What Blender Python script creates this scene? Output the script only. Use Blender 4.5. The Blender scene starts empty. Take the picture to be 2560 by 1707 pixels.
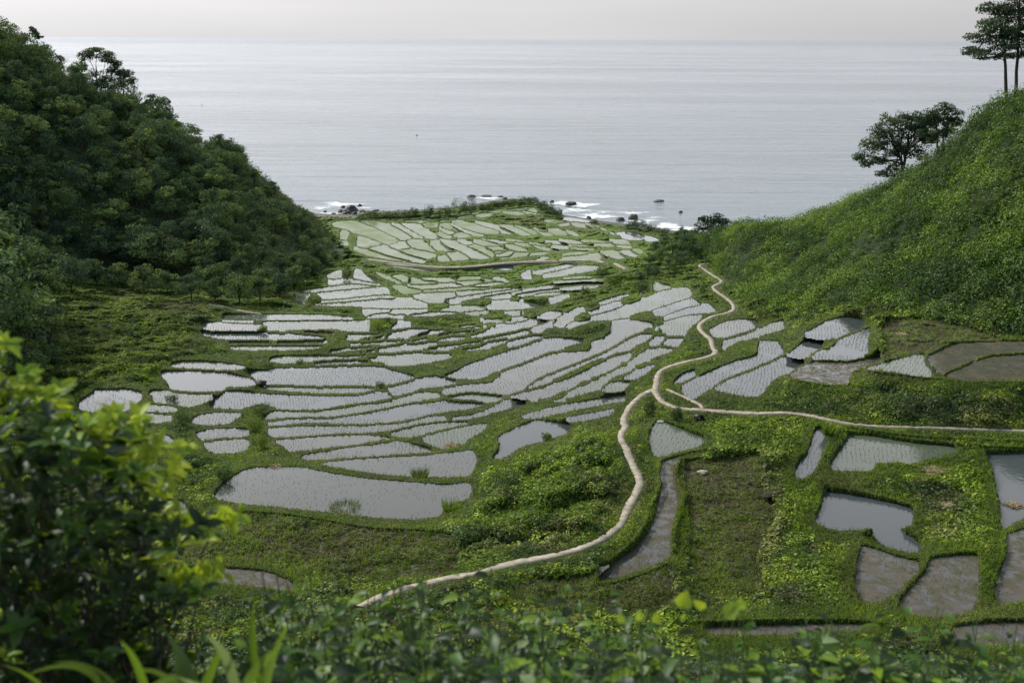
import bpy, math, random
import numpy as np
from mathutils import Vector, Matrix, Euler
R = math.radians
random.seed(7)
rng = np.random.default_rng(7)
SC = bpy.context.scene
COL = SC.collection

# ------------------------------------------------------------------ camera
CAM_H = 60.0
FPX = 2489.0                      # focal length in photo pixels (35 mm lens)
PITCH = math.atan((853.5 - 98.0) / FPX)
ROLL = R(0.25)
cam_d = bpy.data.cameras.new('camera')
cam_d.lens = 35.0; cam_d.sensor_width = 36.0
cam_d.clip_start = 0.1; cam_d.clip_end = 400000.0
cam_d.dof.use_dof = True
cam_d.dof.focus_distance = 150.0
cam_d.dof.aperture_fstop = 2.5
cam = bpy.data.objects.new('camera', cam_d)
COL.objects.link(cam)
cam.matrix_world = (Matrix.Translation((0, 0, CAM_H)) @ Matrix.Rotation(math.pi / 2 - PITCH, 4, 'X')
                    @ Matrix.Rotation(ROLL, 4, 'Z'))
SC.camera = cam
CM = np.array(cam.matrix_world)[:3, :3]

# ------------------------------------------------------------------ sun, sky, exposure
SUN_EL = R(41.0)
SUN_AZ = R(-52.0)                 # left of the view direction (+Y), so the light comes from front left
sun_dir = Vector((math.sin(SUN_AZ) * math.cos(SUN_EL), math.cos(SUN_AZ) * math.cos(SUN_EL), math.sin(SUN_EL)))
sl = bpy.data.lights.new('sun', 'SUN')
sl.energy = 4.3; sl.angle = R(0.6); sl.color = (1.0, 0.93, 0.80)
so = bpy.data.objects.new('sun', sl); COL.objects.link(so)
so.rotation_euler = (-sun_dir).to_track_quat('-Z', 'Y').to_euler()
so.location = (-80, 60, 120)
SKY_BOOST = 1.22
W = bpy.data.worlds.new('World'); SC.world = W; W.use_nodes = True
wt = W.node_tree; wt.nodes.clear()
def wn(t, **k):
    n = wt.nodes.new(t)
    for a, b in k.items(): setattr(n, a, b)
    return n
sky = wn('ShaderNodeTexSky', sky_type='NISHITA', sun_disc=False, sun_elevation=SUN_EL, sun_rotation=SUN_AZ,
         air_density=1.2, dust_density=4.0, ozone_density=1.0, altitude=60.0)
hsv = wn('ShaderNodeHueSaturation'); hsv.inputs['Saturation'].default_value = 0.30
veil = wn('ShaderNodeMix', data_type='RGBA'); veil.inputs['Factor'].default_value = 0.70
tc = wn('ShaderNodeTexCoord')
mp = wn('ShaderNodeMapping'); mp.inputs['Scale'].default_value = (1.0, 1.0, 7.0)
nz = wn('ShaderNodeTexNoise'); nz.inputs['Scale'].default_value = 1.6; nz.inputs['Detail'].default_value = 5; nz.inputs['Roughness'].default_value = 0.45
cr = wn('ShaderNodeValToRGB')
cr.color_ramp.elements[0].position = 0.30; cr.color_ramp.elements[0].color = (7.6, 7.6, 7.85, 1)
cr.color_ramp.elements[1].position = 0.72; cr.color_ramp.elements[1].color = (9.8, 9.65, 9.8, 1)
bg = wn('ShaderNodeBackground'); bg.inputs['Strength'].default_value = 0.10
wo = wn('ShaderNodeOutputWorld')
L = wt.links.new
sp = wn('ShaderNodeSeparateXYZ'); L(tc.outputs['Generated'], sp.inputs[0])
def wmr(src, a, b, c, d, interp='SMOOTHSTEP'):
    n = wn('ShaderNodeMapRange', interpolation_type=interp); L(src, n.inputs['Value'])
    for k, v in zip(('From Min', 'From Max', 'To Min', 'To Max'), (a, b, c, d)): n.inputs[k].default_value = v
    return n.outputs[0]
def wmath(op, a, b):
    n = wn('ShaderNodeMath', operation=op)
    for k, v in ((0, a), (1, b)):
        if isinstance(v, (int, float)): n.inputs[k].default_value = v
        else: L(v, n.inputs[k])
    return n.outputs[0]
# thin bright overcast: brightest in the middle heights of the sky ahead, duller low down, overhead and behind
el = wmr(sp.outputs[2], 0.08, 0.23, 0.0, 1.0)
hi = wmr(sp.outputs[2], 0.26, 0.62, 1.0, 0.15)
fr = wmr(sp.outputs[1], 0.1, 0.8, 0.0, 1.0)
lf = wmr(sp.outputs[0], -0.6, 0.6, 1.30, 0.84, 'LINEAR')
boost = wmath('ADD', wmath('MULTIPLY', wmath('MULTIPLY', wmath('MULTIPLY', el, hi), fr), SKY_BOOST), wmr(fr, 0.0, 1.0, 0.85, 1.0, 'LINEAR'))
boost = wmath('MULTIPLY', boost, lf)
L(sky.outputs[0], hsv.inputs['Color']); L(tc.outputs['Generated'], mp.inputs['Vector']); L(mp.outputs[0], nz.inputs['Vector'])
L(nz.outputs['Fac'], cr.inputs['Fac']); L(hsv.outputs[0], veil.inputs['A']); L(cr.outputs[0], veil.inputs['B'])
sc_ = wn('ShaderNodeVectorMath', operation='SCALE'); L(veil.outputs['Result'], sc_.inputs[0]); L(boost, sc_.inputs['Scale'])
cool = wn('ShaderNodeMix', data_type='RGBA', blend_type='MULTIPLY'); cool.inputs['Factor'].default_value = 1.0
tint_ = wn('ShaderNodeMix', data_type='RGBA'); L(fr, tint_.inputs['Factor']); tint_.inputs['A'].default_value = (0.72, 0.93, 1.12, 1); tint_.inputs['B'].default_value = (1, 1, 1, 1)
L(sc_.outputs[0], cool.inputs['A']); L(tint_.outputs['Result'], cool.inputs['B']); L(cool.outputs['Result'], bg.inputs['Color']); L(bg.outputs[0], wo.inputs['Surface'])
SC.view_settings.view_transform = 'Standard'; SC.view_settings.look = 'None'
SC.view_settings.exposure = 0.0; SC.view_settings.gamma = 1.0
SC.render.engine = 'CYCLES'
SC.cycles.max_bounces = 6; SC.cycles.transparent_max_bounces = 8
SC.cycles.diffuse_bounces = 3; SC.cycles.glossy_bounces = 3; SC.cycles.transmission_bounces = 3
SC.cycles.use_denoising = True

# ------------------------------------------------------------------ helpers
def ray(px, py):
    """unit-less view rays of photo pixels (2560 x 1707), in world axes"""
    px = np.asarray(px, float); py = np.asarray(py, float)
    v = np.stack([(px - 1280.0) / FPX, -(py - 853.5) / FPX, -np.ones_like(px)], -1)
    return v @ CM.T
def at_z(px, py, z):
    r = ray(px, py); t = (np.asarray(z, float) - CAM_H) / r[..., 2]
    p = r * t[..., None]; p[..., 2] += CAM_H
    return p
def at_y(px, py, y):
    r = ray(px, py); t = np.asarray(y, float) / r[..., 1]
    p = r * t[..., None]; p[..., 2] += CAM_H
    return p
def hash2(i, j, s):
    h = (i.astype(np.int64) * 374761393 + j.astype(np.int64) * 668265263 + s * 1442695041) & 0xffffffff
    h = ((h ^ (h >> 13)) * 1274126177) & 0xffffffff
    return ((h ^ (h >> 16)) & 0xffffff) / float(0xffffff)
def vnoise(x, y, s=0):
    x = np.asarray(x, float); y = np.asarray(y, float)
    i = np.floor(x).astype(np.int64); j = np.floor(y).astype(np.int64); u = x - i; v = y - j
    u = u * u * (3 - 2 * u); v = v * v * (3 - 2 * v)
    a = hash2(i, j, s); b = hash2(i + 1, j, s); c = hash2(i, j + 1, s); d = hash2(i + 1, j + 1, s)
    return (a * (1 - u) + b * u) * (1 - v) + (c * (1 - u) + d * u) * v
def fbm(x, y, s=0, o=4, g=0.5):
    t = 0; a = 1.0; n = 0
    for k in range(o):
        t = t + a * vnoise(x * 2 ** k + 17.3 * k, y * 2 ** k - 9.1 * k, s + k); n += a; a *= g
    return t / n
def sstep(a, b, x):
    t = np.clip((np.asarray(x, float) - a) / (b - a), 0, 1); return t * t * (3 - 2 * t)
def tag(o, label=None, cat=None, group=None, kind=None):
    if label: o['label'] = label
    if cat: o['category'] = cat
    if group: o['group'] = group
    if kind: o['kind'] = kind
    return o
def np_mesh(name, verts, faces, mat, col=None, parent=None, smooth=False, link=True):
    """verts (n,3), faces (m,k) array or list of such arrays, col (n,3) per-vertex base colour"""
    if not isinstance(faces, list): faces = [faces]
    verts = np.asarray(verts, np.float32)
    me = bpy.data.meshes.new(name)
    me.vertices.add(len(verts)); me.vertices.foreach_set('co', verts.ravel())
    nl = sum(f.size for f in faces); nf = sum(len(f) for f in faces)
    me.loops.add(nl); me.polygons.add(nf)
    me.loops.foreach_set('vertex_index', np.concatenate([f.ravel() for f in faces]).astype(np.int32))
    tot = np.concatenate([np.full(len(f), f.shape[1]) for f in faces])
    me.polygons.foreach_set('loop_start', np.concatenate([[0], np.cumsum(tot)[:-1]]).astype(np.int32))
    if smooth: me.polygons.foreach_set('use_smooth', np.ones(nf, bool))
    me.update(calc_edges=True)
    if col is not None:
        at = me.color_attributes.new('tint', 'FLOAT_COLOR', 'POINT')
        c = np.ones((len(verts), 4), np.float32); c[:, :3] = col
        at.data.foreach_set('color', c.ravel())
    me.materials.append(mat)
    o = bpy.data.objects.new(name, me)
    if link: COL.objects.link(o)
    if parent: o.parent = parent
    return o
def empty(name, loc=(0, 0, 0)):
    o = bpy.data.objects.new(name, None); COL.objects.link(o); o.location = loc
    o.empty_display_size = 0.2
    return o
def unit(v): return v / np.maximum(np.linalg.norm(v, axis=-1, keepdims=True), 1e-9)

# ------------------------------------------------------------------ materials
def new_mat(name):
    m = bpy.data.materials.new(name); m.use_nodes = True; m.node_tree.nodes.clear(); return m
class NT:
    def __init__(s, m): s.t = m.node_tree
    def n(s, ty, ins=None, **k):
        n = s.t.nodes.new(ty)
        for a, b in k.items(): setattr(n, a, b)
        for a, b in (ins or {}).items():
            if isinstance(b, bpy.types.NodeSocket): s.t.links.new(b, n.inputs[a])
            else: n.inputs[a].default_value = b
        return n
def leaf_mat(name, trans=0.35, rough=0.5, gl=0.018, sat=1.0, gain=1.0):
    m = new_mat(name); T = NT(m)
    a = T.n('ShaderNodeAttribute', attribute_name='tint')
    h = T.n('ShaderNodeHueSaturation', {'Color': a.outputs['Color'], 'Saturation': sat, 'Value': gain})
    d = T.n('ShaderNodeBsdfDiffuse', {'Color': h.outputs[0]})
    tcol = T.n('ShaderNodeMix', {'A': h.outputs[0], 'B': (0.30, 0.42, 0.02, 1), 'Factor': 0.25}, data_type='RGBA', blend_type='MIX')
    tr = T.n('ShaderNodeBsdfTranslucent', {'Color': tcol.outputs['Result']})
    mx = T.n('ShaderNodeMixShader', {0: trans, 1: d.outputs[0], 2: tr.outputs[0]})
    g = T.n('ShaderNodeBsdfGlossy', {'Color': (0.8, 0.85, 0.9, 1), 'Roughness': rough})
    m2 = T.n('ShaderNodeMixShader', {0: gl, 1: mx.outputs[0], 2: g.outputs[0]})
    T.n('ShaderNodeOutputMaterial', {0: m2.outputs[0]})
    return m
M_LEAF = leaf_mat('leaf_cover')
M_FOREST = leaf_mat('forest_leaf', trans=0.25, gl=0.015)
M_FORE = leaf_mat('foreground_leaf', trans=0.50, rough=0.45, gl=0.022)
M_RICE = leaf_mat('rice_leaf', trans=0.3, gl=0.03)
def ground_mat():
    m = new_mat('ground_soil_and_grass'); T = NT(m)
    a = T.n('ShaderNodeAttribute', attribute_name='tint')
    ge = T.n('ShaderNodeNewGeometry')
    n1 = T.n('ShaderNodeTexNoise', {'Vector': ge.outputs['Position'], 'Scale': 3.5, 'Detail': 6, 'Roughness': 0.7})
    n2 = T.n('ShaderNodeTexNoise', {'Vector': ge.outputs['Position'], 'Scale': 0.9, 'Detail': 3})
    r1 = T.n('ShaderNodeMapRange', {'Value': n1.outputs['Fac'], 'From Min': 0.3, 'From Max': 0.7, 'To Min': 0.45, 'To Max': 1.5})
    hs = T.n('ShaderNodeHueSaturation', {'Color': a.outputs['Color'], 'Value': r1.outputs[0]})
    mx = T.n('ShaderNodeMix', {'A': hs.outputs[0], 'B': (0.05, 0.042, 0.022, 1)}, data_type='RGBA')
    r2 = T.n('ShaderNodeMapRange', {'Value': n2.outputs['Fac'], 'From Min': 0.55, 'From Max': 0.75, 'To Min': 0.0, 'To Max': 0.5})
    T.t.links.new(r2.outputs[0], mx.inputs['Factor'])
    b = T.n('ShaderNodeBump', {'Height': n1.outputs['Fac'], 'Strength': 0.9, 'Distance': 0.15})
    p = T.n('ShaderNodeBsdfPrincipled', {'Base Color': mx.outputs['Result'], 'Roughness': 0.9, 'Normal': b.outputs[0]})
    p.inputs['Specular IOR Level'].default_value = 0.2
    T.n('ShaderNodeOutputMaterial', {0: p.outputs[0]})
    return m
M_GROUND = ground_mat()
def simple_mat(name, col, rough=0.8, var=0.35, scale=4.0, bump=0.3, dist=0.05, spec=0.3, col2=None):
    m = new_mat(name); T = NT(m)
    tco = T.n('ShaderNodeNewGeometry')
    n1 = T.n('ShaderNodeTexNoise', {'Vector': tco.outputs['Position'], 'Scale': scale, 'Detail': 6, 'Roughness': 0.65})
    c2 = col2 or tuple(c * (1 - var) for c in col)
    r = T.n('ShaderNodeMapRange', {'Value': n1.outputs['Fac'], 'From Min': 0.35, 'From Max': 0.65})
    mx = T.n('ShaderNodeMix', {'A': (*c2, 1), 'B': (*col, 1), 'Factor': r.outputs[0]}, data_type='RGBA')
    b = T.n('ShaderNodeBump', {'Height': n1.outputs['Fac'], 'Strength': bump, 'Distance': dist})
    p = T.n('ShaderNodeBsdfPrincipled', {'Base Color': mx.outputs['Result'], 'Roughness': rough, 'Normal': b.outputs[0]})
    p.inputs['Specular IOR Level'].default_value = spec
    T.n('ShaderNodeOutputMaterial', {0: p.outputs[0]})
    return m
M_PATH = simple_mat('pale_concrete', (0.36, 0.315, 0.25), 0.9, scale=1.5, col2=(0.17, 0.15, 0.115), bump=0.4)
M_BARK = simple_mat('bark', (0.07, 0.055, 0.042), 0.95, scale=6.0, bump=0.6)
M_ROCK = simple_mat('wet_rock', (0.075, 0.068, 0.062), 0.6, scale=0.9, bump=0.8, dist=0.4)
M_STRAW = simple_mat('dry_straw', (0.42, 0.32, 0.20), 0.9, scale=5, bump=0.8)
M_STONE = simple_mat('field_stone', (0.36, 0.33, 0.29), 0.9, scale=5, bump=0.5)
M_BLACK = simple_mat('black_plastic', (0.012, 0.012, 0.013), 0.5, scale=5)
M_WHITE = simple_mat('white_paint', (0.75, 0.74, 0.70), 0.6, scale=5, var=0.1)
def water_mat(name, base, green=0.0, mud=0.0, rough=0.06, ior=1.42):
    m = new_mat(name); T = NT(m)
    ge = T.n('ShaderNodeNewGeometry')
    n1 = T.n('ShaderNodeTexNoise', {'Vector': ge.outputs['Position'], 'Scale': 2.2, 'Detail': 2})
    b = T.n('ShaderNodeBump', {'Height': n1.outputs['Fac'], 'Strength': 0.10, 'Distance': 0.04})
    p = T.n('ShaderNodeBsdfPrincipled', {'Base Color': (*base, 1), 'Roughness': rough, 'IOR': ior, 'Normal': b.outputs[0]})
    out = p.outputs[0]
    if green > 0:      # young rice thinly covering the water, too fine to see plant by plant from here
        n2 = T.n('ShaderNodeTexNoise', {'Vector': ge.outputs['Position'], 'Scale': 0.12, 'Detail': 5, 'Roughness': 0.65})
        n3 = T.n('ShaderNodeTexNoise', {'Vector': ge.outputs['Position'], 'Scale': 3.0, 'Detail': 2})
        ad = T.n('ShaderNodeMath', {0: n2.outputs['Fac'], 1: n3.outputs['Fac']}, operation='ADD')
        r = T.n('ShaderNodeMapRange', {'Value': ad.outputs[0], 'From Min': 0.75, 'From Max': 1.25, 'To Min': green * 0.45, 'To Max': min(1, green * 1.6)})
        d = T.n('ShaderNodeBsdfDiffuse', {'Color': (0.165, 0.205, 0.095, 1)})
        out = T.n('ShaderNodeMixShader', {0: r.outputs[0], 1: out, 2: d.outputs[0]}).outputs[0]
    if mud > 0:
        n2 = T.n('ShaderNodeTexNoise', {'Vector': ge.outputs['Position'], 'Scale': 1.3, 'Detail': 8, 'Roughness': 0.75})
        r = T.n('ShaderNodeMapRange', {'Value': n2.outputs['Fac'], 'From Min': 0.62 - mud * 0.25, 'From Max': 0.70 - mud * 0.2, 'To Min': 0.0, 'To Max': 0.85})
        b2 = T.n('ShaderNodeBump', {'Height': n2.outputs['Fac'], 'Strength': 1.0, 'Distance': 0.12})
        n4 = T.n('ShaderNodeTexNoise', {'Vector': ge.outputs['Position'], 'Scale': 0.7, 'Detail': 4})
        rr = T.n('ShaderNodeMapRange', {'Value': n4.outputs['Fac'], 'From Min': 0.4, 'From Max': 0.62})
        cm = T.n('ShaderNodeMix', {'A': (0.105, 0.088, 0.064, 1), 'B': (0.070, 0.070, 0.036, 1), 'Factor': rr.outputs[0]}, data_type='RGBA')
        d = T.n('ShaderNodeBsdfDiffuse', {'Color': cm.outputs['Result'], 'Normal': b2.outputs[0]})
        out = T.n('ShaderNodeMixShader', {0: r.outputs[0], 1: out, 2: d.outputs[0]}).outputs[0]
    T.n('ShaderNodeOutputMaterial', {0: out})
    return m
M_W = water_mat('paddy_water', (0.050, 0.058, 0.064))
M_W2 = water_mat('silty_paddy_water', (0.062, 0.066, 0.064), green=0.03)
M_W3 = water_mat('paddy_water_with_algae', (0.055, 0.066, 0.055), green=0.10)
M_WG2 = water_mat('paddy_water_with_sparse_rice', (0.06, 0.07, 0.07), green=0.14)
M_WF2 = water_mat('far_paddy_water_green', (0.07, 0.09, 0.06), green=0.78)
M_WF3 = water_mat('far_paddy_water_pale', (0.09, 0.095, 0.085), green=0.48)
M_WG = water_mat('paddy_water_with_fine_rice', (0.07, 0.078, 0.072), green=0.26)
M_WF = water_mat('far_paddy_water_with_rice', (0.08, 0.09, 0.07), green=0.58)
M_WM = water_mat('muddy_paddy_water', (0.06, 0.062, 0.066), mud=0.85)
def sea_mat():
    m = new_mat('sea_water'); T = NT(m)
    ge = T.n('ShaderNodeNewGeometry')
    m1 = T.n('ShaderNodeMapping', {'Vector': ge.outputs['Position'], 'Scale': (0.012, 0.075, 1), 'Rotation': (0, 0, R(3))})
    n1 = T.n('ShaderNodeTexNoise', {'Vector': m1.outputs[0], 'Scale': 1.0, 'Detail': 5, 'Roughness': 0.55, 'Distortion': 0.4})
    m2 = T.n('ShaderNodeMapping', {'Vector': ge.outputs['Position'], 'Scale': (0.10, 0.35, 1), 'Rotation': (0, 0, R(-6))})
    n2 = T.n('ShaderNodeTexNoise', {'Vector': m2.outputs[0], 'Scale': 1.0, 'Detail': 5, 'Roughness': 0.6})
    m3 = T.n('ShaderNodeMapping', {'Vector': ge.outputs['Position'], 'Scale': (0.0011, 0.0040, 1), 'Rotation': (0, 0, R(4))})
    n3 = T.n('ShaderNodeTexNoise', {'Vector': m3.outputs[0], 'Scale': 1.0, 'Detail': 6, 'Roughness': 0.6})
    m0 = T.n('ShaderNodeMapping', {'Vector': ge.outputs['Position'], 'Scale': (0.0045, 0.027, 1), 'Rotation': (0, 0, R(-3))})
    n0 = T.n('ShaderNodeTexNoise', {'Vector': m0.outputs[0], 'Scale': 1.0, 'Detail': 3, 'Roughness': 0.5, 'Distortion': 0.6})
    b0 = T.n('ShaderNodeBump', {'Height': n0.outputs['Fac'], 'Strength': 1.0, 'Distance': 2.0})
    b1 = T.n('ShaderNodeBump', {'Height': n1.outputs['Fac'], 'Strength': 0.8, 'Distance': 2.2, 'Normal': b0.outputs[0]})
    sy = T.n('ShaderNodeSeparateXYZ', {0: ge.outputs['Position']})
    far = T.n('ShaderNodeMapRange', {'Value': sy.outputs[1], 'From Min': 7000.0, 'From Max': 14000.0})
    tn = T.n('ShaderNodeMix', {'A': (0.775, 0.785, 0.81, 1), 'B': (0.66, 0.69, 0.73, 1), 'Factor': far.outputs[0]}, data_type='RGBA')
    b2 = T.n('ShaderNodeBump', {'Height': n2.outputs['Fac'], 'Strength': 0.6, 'Distance': 0.5, 'Normal': b1.outputs[0]})
    rr = T.n('ShaderNodeMapRange', {'Value': n3.outputs['Fac'], 'From Min': 0.35, 'From Max': 0.65, 'To Min': 0.12, 'To Max': 0.19})
    fr_ = T.n('ShaderNodeFresnel', {'IOR': 1.34, 'Normal': b2.outputs[0]})
    d = T.n('ShaderNodeBsdfDiffuse', {'Color': (0.13, 0.165, 0.185, 1)})
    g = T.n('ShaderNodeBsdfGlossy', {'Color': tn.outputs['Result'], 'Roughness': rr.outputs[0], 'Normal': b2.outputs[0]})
    mx = T.n('ShaderNodeMixShader', {0: fr_.outputs[0], 1: d.outputs[0], 2: g.outputs[0]})
    T.n('ShaderNodeOutputMaterial', {0: mx.outputs[0]})
    return m
M_SEA = sea_mat()
def foam_mat():
    m = new_mat('surf_foam'); T = NT(m)
    ge = T.n('ShaderNodeNewGeometry')
    mp_ = T.n('ShaderNodeMapping', {'Vector': ge.outputs['Position'], 'Scale': (0.25, 0.12, 1)})
    n = T.n('ShaderNodeTexNoise', {'Vector': mp_.outputs[0], 'Scale': 1.0, 'Detail': 7, 'Roughness': 0.7})
    at = T.n('ShaderNodeAttribute', attribute_name='tint')
    s = T.n('ShaderNodeMath', {0: n.outputs['Fac'], 1: at.outputs['Fac']}, operation='ADD')
    r = T.n('ShaderNodeMapRange', {'Value': s.outputs[0], 'From Min': 0.93, 'From Max': 1.32})
    d = T.n('ShaderNodeBsdfDiffuse', {'Color': (0.72, 0.75, 0.77, 1)}); tr = T.n('ShaderNodeBsdfTransparent')
    mx = T.n('ShaderNodeMixShader', {0: r.outputs[0], 1: tr.outputs[0], 2: d.outputs[0]})
    T.n('ShaderNodeOutputMaterial', {0: mx.outputs[0]})
    return m
M_FOAM = foam_mat()
# ------------------------------------------------------------------ survey of the terraces
# outlines were measured on the photograph; each one is laid on the hillside at its own level below
SCL = {'B': (700, 450, 3.92), 'C': (1200, 450, 3.92), 'D': (150, 750, 3.92), 'E': (600, 750, 3.92), 'F': (1100, 700, 3.92),
       'G': (1600, 700, 3.92), 'H': (2000, 700, 4.2), 'I': (350, 1050, 2.613), 'J': (1100, 1000, 3.357), 'K': (1700, 1000, 2.735), 'Z': (0, 0, 1)}
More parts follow.
